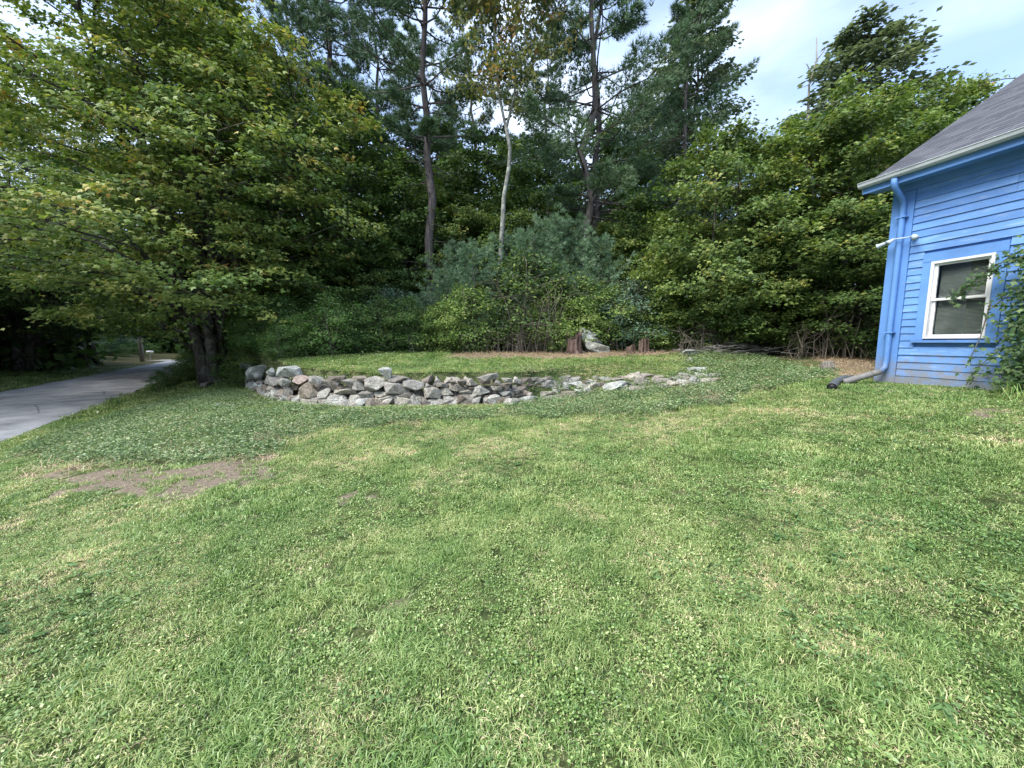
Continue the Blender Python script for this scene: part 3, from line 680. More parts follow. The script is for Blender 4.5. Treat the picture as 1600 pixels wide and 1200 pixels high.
# clapboards: each row, split by window casing and random butt joints
cbx0, cbx1 = .47, 1.385
EXPO = .122
z = .16; row = 0
while z < 3.28:
    h = EXPO + .012; segs = []
    inwin = (z + h > wz0 - .09) and (z < wz1 + .16)
    spans = [(.275, cbx0 - .003), (cbx1 + .003, LEN)] if inwin else [(.275, LEN)]
    for a, b in spans:
        x = a
        while x < b - .01:
            L_ = random.choice((1.1, 1.7, 2.4, 3.2)); e = min(b, x + L_)
            if b - e < .4: e = b
            segs.append((x, e)); x = e
    for a, b in segs:
        mb = MB(); lo = -.019 - random.uniform(0, .005); sag = random.uniform(-.004, .004); n = max(2, int((b-a)/.25)); vs = []; fs = []
        for i in range(n+1):
            xx = a + .0015 + (b - a - .003)*i/n; wv = sag*math.sin(i*1.3+row); wo = random.uniform(-.0035, .0025)
            zb = z + wv; vs += [(xx, lo+wo, zb), (xx, -.004, z + h), (xx, .016, z + h), (xx, .016, zb)]
        for i in range(n):
            p = i*4; fs += [(p, p+4, p+5, p+1), (p+3, p, p+4, p+7)[:4], (p+1, p+5, p+6, p+2)]
        fs += [(0,1,2,3), (n*4+3, n*4+2, n*4+1, n*4)]
        mb.add(vs, fs); o = mb.build('clapboard', M['blue_worn'] if z < .5 or (random.random() < .12) else M['blue'], house)
        if z < .3 and a > 1: o.rotation_euler = (0, R(random.uniform(-.5, .9)), 0)
    z += EXPO; row += 1
def hb(name, x0, x1, y0, y1, z0, z1, mat, parent=house):
    mb = MB(); mb.box(x0, x1, y0, y1, z0, z1); return mb.build(name, mat, parent)
hb('corner_board', -.03, .27, -.028, .016, .02, 3.28, M['blue_trim'])
hb('corner_board', -.032, .0, .018, .16, .02, 3.28, M['blue_trim'])
hb('frieze_board', -.03, LEN, -.034, .018, 3.285, 3.52, M['blue_trim'])
hb('casing', cbx0, wx0 - .002, -.03, .016, wz0 - .02, wz1 + .002, M['blue_trim']); hb('casing', wx1 + .002, cbx1, -.03, .016, wz0 - .02, wz1 + .002, M['blue_trim'])
hb('casing', cbx0 - .0, cbx1, -.034, .016, wz1 + .004, wz1 + .15, M['blue_trim'])
hb('window_sill', cbx0 - .03, cbx1 + .03, -.07, .016, wz0 - .065, wz0 - .023, M['blue_worn'])
hb('sill_board', .0, LEN, -.012, .018, .03, .155, M['blue_worn'])
# back gable clapboards joined
mb = MB(); z = .16
while z < WH + 2.3:
    y0 = .17; y1 = DEP
    if z > WH: y0 = (z - WH)/2.45*DEP/2 + .1; y1 = DEP - y0
    if y1 - y0 > .2: mb.add([(-.02,y0,z),(-.02,y1,z),(.0,y1,z+EXPO),(.0,y0,z+EXPO),(.018,y0,z),(.018,y1,z)], [(0,3,2,1),(0,1,5,4)])
    z += EXPO
mb.build('gable_clapboards', M['blue'], house, kind='stuff')
# window
win = bpy.data.objects.new('window', None); COL.objects.link(win); win.parent = house
def wb(name, boxes, mat):
    mb = MB()
    for b in boxes: mb.box(*b)
    return mb.build(name, mat, win)
fw = .036
wb('window_frame', [(wx0, wx0+fw, -.045, .11, wz0, wz1), (wx1-fw, wx1, -.045, .11, wz0, wz1), (wx0+fw, wx1-fw, -.044, .11, wz1-fw, wz1), (wx0+fw, wx1-fw, -.044, .11, wz0, wz0+.03)], M['white'])
zm = (wz0 + wz1) / 2 + .01
def sash(z0, z1, y):
    s = .035; wb('sash', [(wx0+fw, wx0+fw+s, y, y+.03, z0, z1), (wx1-fw-s, wx1-fw, y, y+.03, z0, z1), (wx0+fw+s, wx1-fw-s, y+.001, y+.03, z0, z0+s), (wx0+fw+s, wx1-fw-s, y+.001, y+.03, z1-s, z1)], M['white'])
    wb('pane', [(wx0+fw+s, wx1-fw-s, y+.012, y+.016, z0+s, z1-s)], M['glass'])
sash(wz0+.03, zm+.015, .035); sash(zm-.015, wz1-fw, .0)
mb = MB(); zz = wz0 + .07
while zz < wz1 - .07:
    mb.add([(wx0+.07, .095, zz), (wx1-.07, .095, zz), (wx1-.07, .112, zz+.017), (wx0+.07, .112, zz+.017)], [(0,1,2,3)]); zz += .0205
mb.build('blind', M['blind'], win, kind='stuff')
# roof
tanp = math.tan(R(31.8)); ey, ez = -.35, 3.50          # eave line (local)
rx0, rx1 = -.30, LEN + .3; ridge_y = 4.0
roof = bpy.data.objects.new('roof', None); COL.objects.link(roof); roof.parent = house
def rp(x, y, off=0.0): return (x, y, ez + (y - ey) * tanp + off)
mb = MB(); th = .07
mb.add([rp(rx0,ey), rp(rx1,ey), rp(rx1,ridge_y), rp(rx0,ridge_y), rp(rx0,ey,-th), rp(rx1,ey,-th), rp(rx1,ridge_y,-th), rp(rx0,ridge_y,-th)], [(0,1,2,3),(7,6,5,4),(0,4,5,1),(0,3,7,4),(1,5,6,2)])
f2 = lambda x, y, off=0.: (x, 2*ridge_y - y, ez + (y - ey)*tanp + off)
mb.add([f2(rx0,ey), f2(rx1,ey), f2(rx1,ridge_y), f2(rx0,ridge_y), f2(rx0,ey,-th), f2(rx1,ey,-th), f2(rx1,ridge_y,-th), f2(rx0,ridge_y,-th)], [(3,2,1,0),(4,5,6,7),(1,5,4,0),(4,7,3,0),(2,6,5,1)])
mb.build('roof_deck', M['fascia_dark'], roof)
mb = MB(); mb.add([rp(rx0-.02,ey-.0,-.005), rp(rx0-.02,ridge_y,-.005), rp(rx0-.02,ridge_y,-.16), rp(rx0-.02,ey,-.12), rp(rx0-.002,ey,-.005), rp(rx0-.002,ridge_y,-.005), rp(rx0-.002,ridge_y,-.16), rp(rx0-.002,ey,-.12)], [(0,1,2,3),(7,6,5,4),(0,4,5,1),(3,2,6,7),(0,3,7,4)])
mb.build('rake_board', M['gutter'], roof)
mb = MB(); mb.box(rx0, rx1, ey+.01, .0, 3.40, 3.425); mb.build('soffit', M['blue_trim'], roof)
mb = MB(); mb.box(rx0, rx1, ey-.012, ey+.008, 3.36, 3.46); mb.build('fascia', M['blue_trim'], roof)
# shingles
sl = 1 / math.cos(R(31.8)); expo = .135; tabw = .32; tabs = []
c = 0; y = ey - .03
while y < ridge_y:
    x = rx0 - .015 - (c % 3) * tabw / 3
    while x < rx1:
        a = max(x, rx0 - .015); b = min(x + tabw - .008, rx1)
        if b > a + .03: tabs.append((a, b, y, min(y + expo / sl * 1.25, ridge_y), c))
        x += tabw
    y += expo / sl; c += 1
def tabverts(a, b, y0, y1):
    jl = random.uniform(-.004, .004)
    return [rp(a,y0+jl,.016), rp(b,y0+jl,.016), rp(b,y1,.006), rp(a,y1,.006), rp(a,y0+jl,.004), rp(b,y0+jl,.004)], [(0,1,2,3),(4,5,1,0),(4,0,3),(5,2,1)]
hc_, hs_ = HX
def toworld(p): return (HC[0] + p[0]*HX[0] + p[1]*HY[0], HC[1] + p[0]*HX[1] + p[1]*HY[1], hz + p[2])
cand = []
for t in tabs:
    P = np.array(toworld(rp((t[0]+t[1])/2, (t[2]+t[3])/2))); u, v, d = project(P)
    vis = d > .2 and u < 1640 and v > -40
    cand.append((0 if vis else 1, float(d) if vis else 1e3, t))
cand.sort(key=lambda q: (q[0], q[1])); rest = MB()
for i, (nv_, d, t) in enumerate(cand):
    vs, fs = tabverts(*t[:4])
    if nv_ == 0 and i < 290:
        mb = MB(); mb.add(vs, fs); mb.build('shingle', M['shingle'], roof)
    else: rest.tint = random.random(); rest.add(vs, fs)
rest.build('shingle_field', M['shingle'], roof, kind='stuff')
# gutter: K profile swept along eave
mb = MB(); prof = [(-.004,3.53),(-.004,3.46),(-.07,3.455),(-.095,3.48),(-.105,3.52),(-.118,3.535),(-.112,3.542),(-.098,3.53),(-.088,3.487),(-.066,3.463),(-.012,3.466),(-.012,3.53)]
n = len(prof); vs = [(xx, ey - .012 + a, b) for xx in (rx0-.03, rx1) for a, b in prof]
fs = [(i, (i+1)%n, n+(i+1)%n, n+i) for i in range(n)] + [tuple(range(6))+(0,)[:0], ]
mb.add(vs, fs); mb.add([(rx0-.032, ey-.012+a, b) for a, b in prof[:6]], [(0,1,2,3,4,5)]); mb.build('gutter', M['gutter'], house)
mb = MB(); mb.box(rx0-.02, rx1, ey-.022, ey+.006, 3.535, 3.558); mb.build('drip_edge', M['fascia_dark'], house)
for gxp in (.05, 1.25, 2.1):
    mb = MB(); mb.tube([rp(gxp, ey+.25, .02), rp(gxp+.05, ey+.12, .05), (gxp+.03, ey-.02, 3.56), (gxp+.02, ey-.12, 3.545)], .006, 5); mb.build('gutter_strap', M['gutter'], house)
# downspout
mb = MB(); px = .15
mb.tube([(px+.02,-.405,3.44),(px+.02,-.405,3.36),(px+.02,-.36,3.29),(px+.01,-.16,3.16),(px,-.085,3.08),(px,-.078,2.9),(px,-.078,.42),(px,-.09,.3),(px-.02,-.17,.22)], [.043]*9, 10)
mb.build('downspout', M['blue_trim'], house, True)
for zz in (.9, 2.85): hb('pipe_strap', px-.07, px+.07, -.128, -.029, zz, zz+.022, M['blue_trim'])
# drain extension on the ground (world -> local coordinates)
def tolocal(P): d = np.array(P) - np.array((HC[0], HC[1], hz)); return (d[0]*HX[0]+d[1]*HX[1], d[0]*HY[0]+d[1]*HY[1], d[2])
def corr_pipe(pts, rad, step=.022, amp=.14):
    pts = [np.array(p) for p in pts]; fine = []
    for a, b in zip(pts[:-1], pts[1:]):
        k = max(1, int(np.linalg.norm(b-a)/step)); fine += [a+(b-a)*i/k for i in range(k)]
    fine.append(pts[-1]); rr = [rad*(1 + (amp if i % 2 else -amp)*.5) for i in range(len(fine))]; return fine, rr
a_ = np.array((px-.02, -.17, .22)); b_ = np.array(tolocal(unproj(1318, 602))); b_[2] += .06
mb = MB(); mb.tube([a_, a_*.75+b_*.25], .052, 12); mb.build('drain_elbow', M['pipe'], house, True)
f_, r_ = corr_pipe([a_*.77+b_*.23, b_], .056); mb = MB(); mb.tube(f_, r_, 12); mb.build('drain_extension', M['pipe'], house, True)
# loose second pipe, open black mouth
pe = unproj(1299, 610); dpz = empty('drain_pipe', tuple(pe), 'short grey pipe with a black open mouth lying at the house corner', 'drain pipe')
p2 = [np.array((0, 0, .055)), unproj(1305, 603) - pe + (0,0,.075), unproj(1318, 597) - pe + (0,0,.08), unproj(1334, 595) - pe + (0,0,.05)]
mb = MB(); mb.tube(p2, [.068,.062,.058,.055], 14, cap=False); mb.build('pipe_shell', M['pipe2'], dpz, True)
mb = MB(); mb.tube([p2[0] + (p2[1]-p2[0])*.02, p2[1], p2[2], p2[3]], [.061,.055,.05,.048], 14); mb.build('pipe_lining', M['black'], dpz, True)
# foundation stones
for i in range(16):
    o = bpy.data.objects.new('foundation_stone', random.choice(BL['stone_brown'])); COL.objects.link(o); o.parent = house
    o.scale = (random.uniform(.14,.26), .14, random.uniform(.07,.1)); o.location = (.1 + i*.42, .12 + random.uniform(-.03,.03), -.02); o.rotation_euler = (0, random.uniform(-.1,.1), random.uniform(-.2,.2))
# floodlight: bracket and two heads
P0 = (.33, -.03, 2.50)
fl = empty('floodlight', toworld(P0), 'pale twin headed security floodlight by the downspout at the house corner', 'floodlight', math.atan2(HX[1], HX[0]))
mb = MB(); mb.tube([(0,-.005,0),(0,-.05,0)], [.04,.036], 14); mb.build('mounting_plate', M['chrome'], fl, True)
mb = MB(); mb.tube([(0,-.05,0),(-.1,-.12,-.005),(-.22,-.15,.0),(-.33,-.13,-.03)], .010, 8); mb.build('bracket', M['chrome'], fl, True)
for (a, b) in (((-.01,-.06,.01),(.09,-.16,-.05)), ((-.2,-.15,0),(-.25,-.22,-.06)), ((-.32,-.13,-.03),(-.43,-.16,-.075))):
    a = np.array(a); b = np.array(b); d = b - a
    mb = MB(); mb.tube([a, a+d*.2, a+d*.5, a+d*.95, b], [.018,.026,.028,.044,.045], 14); h_ = mb.build('lamp_head', M['chrome'], fl, True)

# ------------------------------------------------------------------ vegetation builders
def limb_path(p0, p1, sag, r, n=6):
    p0 = np.array(p0); p1 = np.array(p1); L_ = np.linalg.norm(p1 - p0); pts = []
    for i in range(n):
        t = i / (n - 1); p = p0 + (p1 - p0) * t; p = p + np.array((0, 0, sag * math.sin(t * math.pi) * L_))
        if 0 < i: p = p + r.normal(0, .03 * L_, 3) * (1, 1, .6)
        pts.append(p)
    return pts
def broadleaf(seed, H, hb, Rr, nl=26, stems=1, trad=.16, sub=7, ncl=3, nleaf=16, rc=.34, lsize=.12, T=MAPLE, hi=1.0, lean=(0,0), prof=None, flat=.28, droop=.1, aspect=None, tb=0.0, wob=.015):
    r = np.random.default_rng(seed); wood = MB(); cls = []; out = []
    spines = []
    for s in range(stems):
        a = s * 6.283 / stems + .5; off = 0 if stems == 1 else trad * 1.3
        base = np.array((off*math.cos(a), off*math.sin(a), -.15)); spread = 0 if stems == 1 else Rr * .28
        topx = np.array((lean[0] + spread*math.cos(a), lean[1] + spread*math.sin(a), H * (.96 if s == 0 else r.uniform(.75, .92))))
        n = 10; pts = [base + (topx - base) * (i/(n-1)) * np.array([(i/(n-1))**.35 if stems > 1 else 1]*2 + [1]) + (r.normal(0, wob*H*.5, 3) * (1, 1, 0) if i > 1 else 0) for i in range(n)]
        rad = [trad * (1.35 if i == 0 else 1) * (1 - .88 * i/(n-1)) for i in range(n)]
        wood.tube(pts, rad, 9); spines.append(np.array(pts))
    prof = prof or (lambda x: min(1, (x*2.2+.45)) * math.sqrt(max(0, 1.03 - x*x)))
    for i in range(nl):
        x = (i + r.random()) / nl; h = hb + (H - hb) * x; rr = Rr * prof(x) * r.uniform(.72, 1.12); sp = spines[i % stems]
        az = i * 2.39996 + r.normal(0, .25)
        if aspect is not None: rr *= aspect(az)
        h0 = max(.5 * hb, h - rr * .35); j = np.argmin(abs(sp[:, 2] - h0)); p0 = sp[j]
        p1 = np.array((sp[j][0]*.4 + lean[0]*h/H*.6 + rr*math.cos(az), sp[j][1]*.4 + lean[1]*h/H*.6 + rr*math.sin(az), h - droop * rr * (1 - x) + r.normal(0, .1)))
        pth = limb_path(p0, p1, .12, r); L_ = np.linalg.norm(p1 - p0)
        wood.tube(pth, [max(.008, trad*.38*(1-x*.5)*(1-.9*k/5)) for k in range(6)], 5, False)
        dirn = norm((p1 - p0) * (1, 1, .35))
        side = norm(np.cross(dirn, (0, 0, 1)))
        for s in range(sub):
            t = .28 + .74 * (s + r.random() * .8) / sub; k = min(4, int(t * 5)); q = pth[k] + (pth[k+1] - pth[k]) * (t * 5 - k) if t < 1 else p1
            sg = 1 if s % 2 else -1; ln = L_ * (.42 - .26 * min(t, 1)) * r.uniform(.6, 1.2)
            e = q + (dirn * .55 + side * sg * .9) * ln + np.array((0, 0, r.normal(.0, .12) * ln))
            if s % 2 == 0 or L_ > 2: wood.tube([q, (q+e)/2 + np.array((0,0,.04*ln)), e], [max(.005, trad*.09), .006, .003], 3, False)
            for c in range(ncl):
                cc = q + (e - q) * (c + 1) / ncl; cls.append(cc + r.normal(0, .06, 3)); out.append(norm(e - q) * .6 + dirn * .4)
    cls = np.array(cls); out = np.array(out); m = len(cls)
    sz = r.uniform(.7, 1.25, m)
    P = np.repeat(cls, nleaf, 0) ; O = np.repeat(out, nleaf, 0); S = np.repeat(sz, nleaf)
    n = len(P); a = r.random(n) * 6.283; q = np.abs(r.normal(0, .62, n)) * rc * S
    P = P + np.stack([q*np.cos(a), q*np.sin(a), r.normal(0, flat*rc, n) - .25*q*q/rc], -1)
    rad_dir = norm(P * (1, 1, 0) + 1e-6)
    Nn = np.stack([np.zeros(n), np.zeros(n), np.ones(n)], -1) * .85 + rad_dir * .5 + r.normal(0, .42, (n, 3))
    D = O * .7 + np.stack([np.cos(a), np.sin(a), -.45*np.ones(n)], -1) * .8 + r.normal(0, .3, (n, 3))
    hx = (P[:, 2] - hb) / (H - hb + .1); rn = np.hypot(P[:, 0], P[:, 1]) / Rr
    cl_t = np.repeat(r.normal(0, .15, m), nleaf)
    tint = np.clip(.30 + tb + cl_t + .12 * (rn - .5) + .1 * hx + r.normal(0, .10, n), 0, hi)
    return wood, (P, D, Nn, lsize * r.uniform(.65, 1.3, n), tint)
def pine(seed, H, hb, Rr, trad=.2, nwh=16, per=5, sub=9, T=NEEDLE_FAR, tsize=.2, dead=14, fork=None, lean=(0,0), top=.25, nt=5, up=.12, wob=.006, tb=0.):
    r = np.random.default_rng(seed); wood = MB(); P = []; D = []; TT = []
    n = 14; sp = np.array([np.array((lean[0]*(i/(n-1)), lean[1]*(i/(n-1)), -.2 + (H+.2)*i/(n-1))) + (r.normal(0, wob*H, 3)*(1,1,0) if i > 1 else 0) for i in range(n)])
    wood.tube(sp, [trad*(1.25 if i == 0 else 1)*(1-.93*i/(n-1)) for i in range(n)], 9)
    ax = lambda h: np.array([np.interp(h, sp[:, 2], sp[:, k]) for k in range(3)])
    for i in range(dead):
        h = r.uniform(hb*.25, hb*1.15); p0 = ax(h); az = r.random()*6.28; ln = r.uniform(.4, 1.0)*Rr*.55
        e = p0 + np.array((math.cos(az)*ln, math.sin(az)*ln, r.uniform(-.25, .2)*ln)); m_ = (p0+e)/2 + r.normal(0, .08, 3)
        wood.tube([p0, m_, e], [.03, .016, .005], 4, False)
        for q in range(3):
            b = m_ + (e-m_)*r.random(); wood.tube([b, b + r.normal(0, .28, 3)], [.008, .003], 3, False)
    for w_ in range(nwh):
        x = (w_ + r.random()*.5) / nwh; h = hb + (H - hb) * x
        rr0 = Rr * (min(1, .6 + x*1.8) * (1 - x)**.62 + top*.35*(1-x) + .06)
        for b in range(per):
            if r.random() < .12: continue
            az = w_*1.1 + b*6.283/per + r.normal(0, .25); ln = rr0 * r.uniform(.4, 1.3); p0 = ax(h + r.normal(0, .15))
            d = np.array((math.cos(az), math.sin(az), 0)); side = np.array((-d[1], d[0], 0))
            upk = up + .25*x
            pth = [p0 + d*ln*t + np.array((0, 0, ln*(upk*t*t*1.6 - .06*t*(1-t)))) + r.normal(0, .02*ln, 3) for t in np.linspace(0, 1, 5)]
            wood.tube(pth, [max(.006, trad*.22*(1-x*.6)*(1-.9*k/4)) for k in range(5)], 5, False)
            bt = r.normal(0, .14)
            for s in range(sub):
                t = .3 + .7*(s + .5*r.random())/sub; k = min(3, int(t*4)); q = pth[k] + (pth[k+1]-pth[k])*(t*4-k)
                l2 = ln*(.38*(1.15-t))*r.uniform(.6, 1.1) + .12; sg = 1 if s % 2 else -1
                e = q + (d*.75 + side*sg*.75)*l2 + np.array((0, 0, .18*l2))
                for c in range(nt):
                    f = (c + .6)/nt; pp = q + (e-q)*f + r.normal(0, .05, 3)*(1, 1, .6); P.append(pp); D.append((e-q)/ (np.linalg.norm(e-q)+1e-6) + np.array((0, 0, .35)) + r.normal(0, .3, 3)); TT.append(bt)
            for c in range(3): P.append(pth[-1] + r.normal(0, .07, 3)); D.append(d + np.array((0, 0, .5)) + r.normal(0, .3, 3)); TT.append(bt)
    P = np.array(P); D = np.array(D); n = len(P)
    return wood, (P, D, r.normal(size=(n, 3)), tsize*r.uniform(.75, 1.25, n), np.clip(.42 + tb + np.array(TT) + r.normal(0, .1, n), 0, 1))

def tree(name, label, cat, loc, wood, leaf, T, bark, leafm, group=None, crown='crown', rz=0):
    e = empty(name, loc, label, cat, rz, group)
    link('trunk', wood.mesh('trunk', True), bark, e)
    link(crown, scatter(crown, T, *leaf), leafm, e)
    return e
def copy_tree(src, label, loc, rz, s=1.0, sz=None, leafm=None, group=None):
    c = src.copy(); COL.objects.link(c); c.location = loc; c.rotation_euler = (0, 0, rz); c.scale = (s, s, sz or s)
    if 'group' in c: del c['group']
    tag(c, label, None, group)
    for ch in list(src.children):
        d = ch.copy(); COL.objects.link(d); d.parent = c
        if leafm is not None and ch.name.split('.')[0] in ('crown', 'leaves'):
            d.material_slots[0].link = 'OBJECT'; d.material_slots[0].material = leafm
    return c
def gp(u, Y, dz=-.05):
    x = (u - 800) / F * Y; return (x, Y, float(terr(x, Y)) + dz)

# --- the big multi stemmed maple at left
p = unproj(334, 601)
def asp(az):  # reaches further towards the road and the camera
    return 1.0 + .16*math.cos(az - R(225)) + .05*math.cos(2*az)
wd, lf = broadleaf(3, 15.5, 2.9, 6.6, nl=96, stems=5, trad=.22, sub=9, ncl=2, nleaf=58, rc=.5, lsize=.132, flat=.15, hi=.88, aspect=asp, lean=(-.6, -.8), droop=.16, tb=.15, prof=lambda x: min(1, x*2.6+.62)*math.sqrt(max(0, 1.04-x*x)))
big = tree('maple_tree', 'big multi stemmed maple with yellowing leaves at the left end of the wall', 'maple tree', (p[0]-.1, p[1]+.2, p[2]), wd, lf, MAPLE, M['bark_maple'], M['maple'])
# second maple spreading right of it / behind
wd, lf = broadleaf(8, 11.0, 2.8, 4.9, nl=50, stems=2, trad=.14, sub=8, ncl=2, nleaf=34, rc=.48, lsize=.14, droop=.12, lean=(1.4, -.9), tb=.16, flat=.16)
tree('maple_tree', 'smaller forked maple behind the left end of the stone wall, yellow green', 'maple tree', gp(405, 15.2), wd, lf, MAPLE, M['bark_maple'], M['maple'])

copy_tree_later = [(318, 24, 1.05, 'tall spreading maple right behind the big one, beyond the bushes'), (40, 25, 1.15, 'tall spreading maple across the road behind the big maple crown'), (430, 23.5, 1.05, 'tall shaded maple behind the left end of the terrace')]
# --- library trees
wd, lf = broadleaf(21, 9.2, .9, 3.3, nl=60, stems=3, trad=.09, sub=8, ncl=3, nleaf=24, rc=.36, lsize=.118, T=MAPLE, droop=.1, tb=.08)
mapA = tree('maple_tree', 'rounded dense green maple with yellowish top left of the house roof', 'maple tree', gp(1290, 13.0), wd, lf, MAPLE, M['bark_maple'], M['mid'])
wd, lf = broadleaf(22, 7.6, .6, 3.0, nl=52, stems=2, trad=.08, sub=8, ncl=3, nleaf=21, rc=.34, lsize=.112, droop=.08, tb=.1)
mapB = tree('maple_tree', 'shorter light green maple above the brush left of the rounded maple', 'maple tree', gp(1120, 13.6), wd, lf, MAPLE, M['bark_maple'], M['mid'])
wd, lf = broadleaf(23, 19.5, 8.0, 2.7, nl=44, stems=1, trad=.2, sub=8, ncl=3, nleaf=13, rc=.42, lsize=.22, T=QUAD, droop=0, wob=.02)
oakA = tree('oak_tree', 'tall open crowned grey green oak standing alone against the sky', 'oak tree', gp(1068, 22.5), wd, lf, QUAD, M['bark_pine'], M['oak'])
wd, lf = broadleaf(24, 12, 2.5, 3.2, nl=40, stems=1, trad=.11, sub=7, ncl=3, nleaf=12, rc=.5, lsize=.22, T=QUAD, droop=.1, wob=.02)
undA = tree('understorey_tree', 'dark green young maple between the pine trunks right of the tall maple', 'young tree', gp(560, 19), wd, lf, QUAD, M['bark_maple'], M['maple_dark'])
# small shrub
wd, lf = broadleaf(25, 1.9, .15, 1.15, nl=34, stems=3, trad=.03, sub=5, ncl=2, nleaf=22, rc=.23, lsize=.068, T=OVAL, droop=.15)
shr = tree('shrub', 'leafy green shrub spilling over the back of the wall left of centre', 'shrub', gp(520, 12.6), wd, lf, OVAL, M['twig'], M['under'], crown='leaves')
# pines
wd, lf = pine(31, 22, 9.0, 3.5, trad=.24, nwh=13, per=5, sub=12, tsize=.3, dead=30, nt=7, tb=.04)
pinA = tree('pine_tree', 'tall dark pine with a straight bare trunk left of the thin pale tree', 'pine tree', gp(678, 17), wd, lf, NEEDLE_FAR, M['bark_pine'], M['pine'])
wd, lf = pine(32, 23, 6.5, 4.4, trad=.22, nwh=13, per=4, sub=14, tsize=.3, dead=34, lean=(.9, 0), nt=7, tb=.05, wob=.011, up=.06)
pinB = tree('pine_tree', 'tall pine with a leaning trunk and long layered boughs right of the pale tree', 'pine tree', gp(897, 17.5), wd, lf, NEEDLE_FAR, M['bark_pine'], M['pine'])
# young pine dense to the ground
wd, lf = pine(33, 5.6, .5, 2.0, trad=.07, nwh=11, per=5, sub=9, T=NEEDLE, tsize=.19, dead=4, up=.3, nt=5, tb=.05)
yp = tree('young_pine', 'bushy blue green young pine right of centre, topmost in the thicket', 'young pine', gp(858, 16.2), wd, lf, NEEDLE, M['bark_pine'], M['bluepine'])

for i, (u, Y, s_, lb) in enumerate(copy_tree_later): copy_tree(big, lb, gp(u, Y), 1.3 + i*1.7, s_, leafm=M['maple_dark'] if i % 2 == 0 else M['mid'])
# copies of library trees
copy_tree(mapA, 'green maple behind and right of the rounded maple, crown reaching over the roof line', gp(1385, 14.5), 2.1, 1.02)
copy_tree(mapA, 'yellow tinged maple whose top shows above the grey roof', gp(1490, 15.0), 4.0, 1.08, leafm=M['maple'])
copy_tree(mapB, 'yellowish maple between the rounded maple and the light green maple', gp(1200, 15.5), 1.0, 1.12, leafm=M['maple'])
copy_tree(mapB, 'low dark maple crowding the brush near the house corner', gp(1335, 11.9), 3.2, .72, leafm=M['maple_dark'])
copy_tree(mapB, 'low green maple hanging over the brush pile', gp(1190, 12.9), 5.2, .68)
copy_tree(mapB, 'small green maple at the back edge right of the white flowering shrub', gp(1085, 14.2), .3, .62)
copy_tree(oakA, 'tall dark oak behind the maples left of the roof', gp(1300, 24), 1.5, 1.5, .97)
copy_tree(oakA, 'tall oak half hidden behind the right pine', gp(1020, 27), 3.5, .95)
copy_tree(oakA, 'tall grey green oak whose top shows over the roof corner', gp(1430, 27), 5.1, .85, .84)
# forest pines
FP = [(540, 20.5, 'A', 1.1, 'thick dark trunked pine seen through the maple branches'), (604, 24, 'A', 1.0, 'straight pine left of the bare trunked pine'),
      (925, 19.2, 'B', .98, 'second pine trunk close behind the leaning pine'), (1040, 20.5, 'B', .82, 'pine with dark boughs left of the open crowned oak'),
      (745, 25, 'B', .95, None), (850, 28, 'A', 1.0, None), (985, 30, 'A', .85, None), (480, 23, 'A', 1.05, None), (430, 28, 'B', 1.0, None), (645, 30, 'B', 1.0, None),
      (560, 32, 'A', 1.0, None), (1120, 27, 'A', .62, 'shorter dark pine peeking behind the open crowned oak'), (700, 36, 'A', 1.0, None), (380, 34, 'A', 1.0, None), (1205, 25, 'A', .64, 'dark pine top beside the dead snag'), (330, 24, 'B', .95, None)]
for i, (u, Y, k, s, lb) in enumerate(FP):
    copy_tree(pinA if k == 'A' else pinB, lb or 'dark tall pine deep in the woods behind the terrace', gp(u, Y), i*1.9+.7, s, group='tall pines deep in the woods' if lb is None else None)
# understorey trees
UP = [(620, 22), (720, 21), (820, 20.5), (480, 20), (660, 26), (770, 27), (880, 24), (960, 22), (1010, 25), (430, 22), (560, 27), (360, 26), (520, 33), (700, 33), (860, 33), (1090, 24), (1180, 22), (1290, 21), (1420, 22), (640, 18.3), (985, 18)]
for i, (u, Y) in enumerate(UP):
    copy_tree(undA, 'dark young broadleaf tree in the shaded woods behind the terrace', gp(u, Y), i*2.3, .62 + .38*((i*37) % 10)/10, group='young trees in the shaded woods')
# young pines thicket
YP = [(790, 16.4, .86, 'young pine at the foot of the pale forked tree'), (742, 14.9, .74, 'wide blue green young pine left of centre in the thicket'), (700, 14.9, .55, 'low young pine at the left of the thicket'), (660, 15.2, .42, 'small young pine at the left edge of the thicket'),
      (925, 15.6, .82, 'young pine at the right side of the thicket behind the dark stump'), (832, 15.9, .86, 'young pine rising behind the dead brush'), (1000, 16.4, .62, 'low young pine behind the reddish stumps'), (720, 16.6, .8, 'young pine behind the bare trunked pine'), (885, 17.2, 1.02, 'tall young pine at the foot of the leaning pine')]
for i, (u, Y, s, lb) in enumerate(YP): copy_tree(yp, lb, gp(u, Y), i*1.3+.4, s*1.05, s)

for i, (u, Y, s_, m_) in enumerate([(600, 17.6, .72, 'mid'), (655, 18.5, .8, 'maple_dark'), (742, 18.4, .9, 'mid'), (835, 18.8, .95, 'mid'), (960, 17.6, .78, 'mid'), (1012, 17.4, .72, 'maple'), (500, 17.2, .7, 'mid'), (548, 18.5, .9, 'maple_dark'), (1045, 16.2, .72, 'mid'), (465, 16.5, .6, 'mid'), (890, 20.5, 1.0, 'maple_dark'), (700, 21, 1.15, 'mid')]):
    copy_tree(mapB, 'bushy green sapling in the wood', gp(u, Y), i*1.37, s_, leafm=M[m_], group='bushy saplings in the wood')
for i, (u, Y, s_) in enumerate([(590, 25, 1.15), (690, 26, 1.2), (760, 24, 1.1), (850, 28, 1.2), (930, 26, 1.2), (810, 32, 1.4), (1000, 30, 1.3)]):
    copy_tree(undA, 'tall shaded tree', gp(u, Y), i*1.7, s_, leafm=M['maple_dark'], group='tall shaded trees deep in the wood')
mapA.scale = (1.06, 1.06, .9)
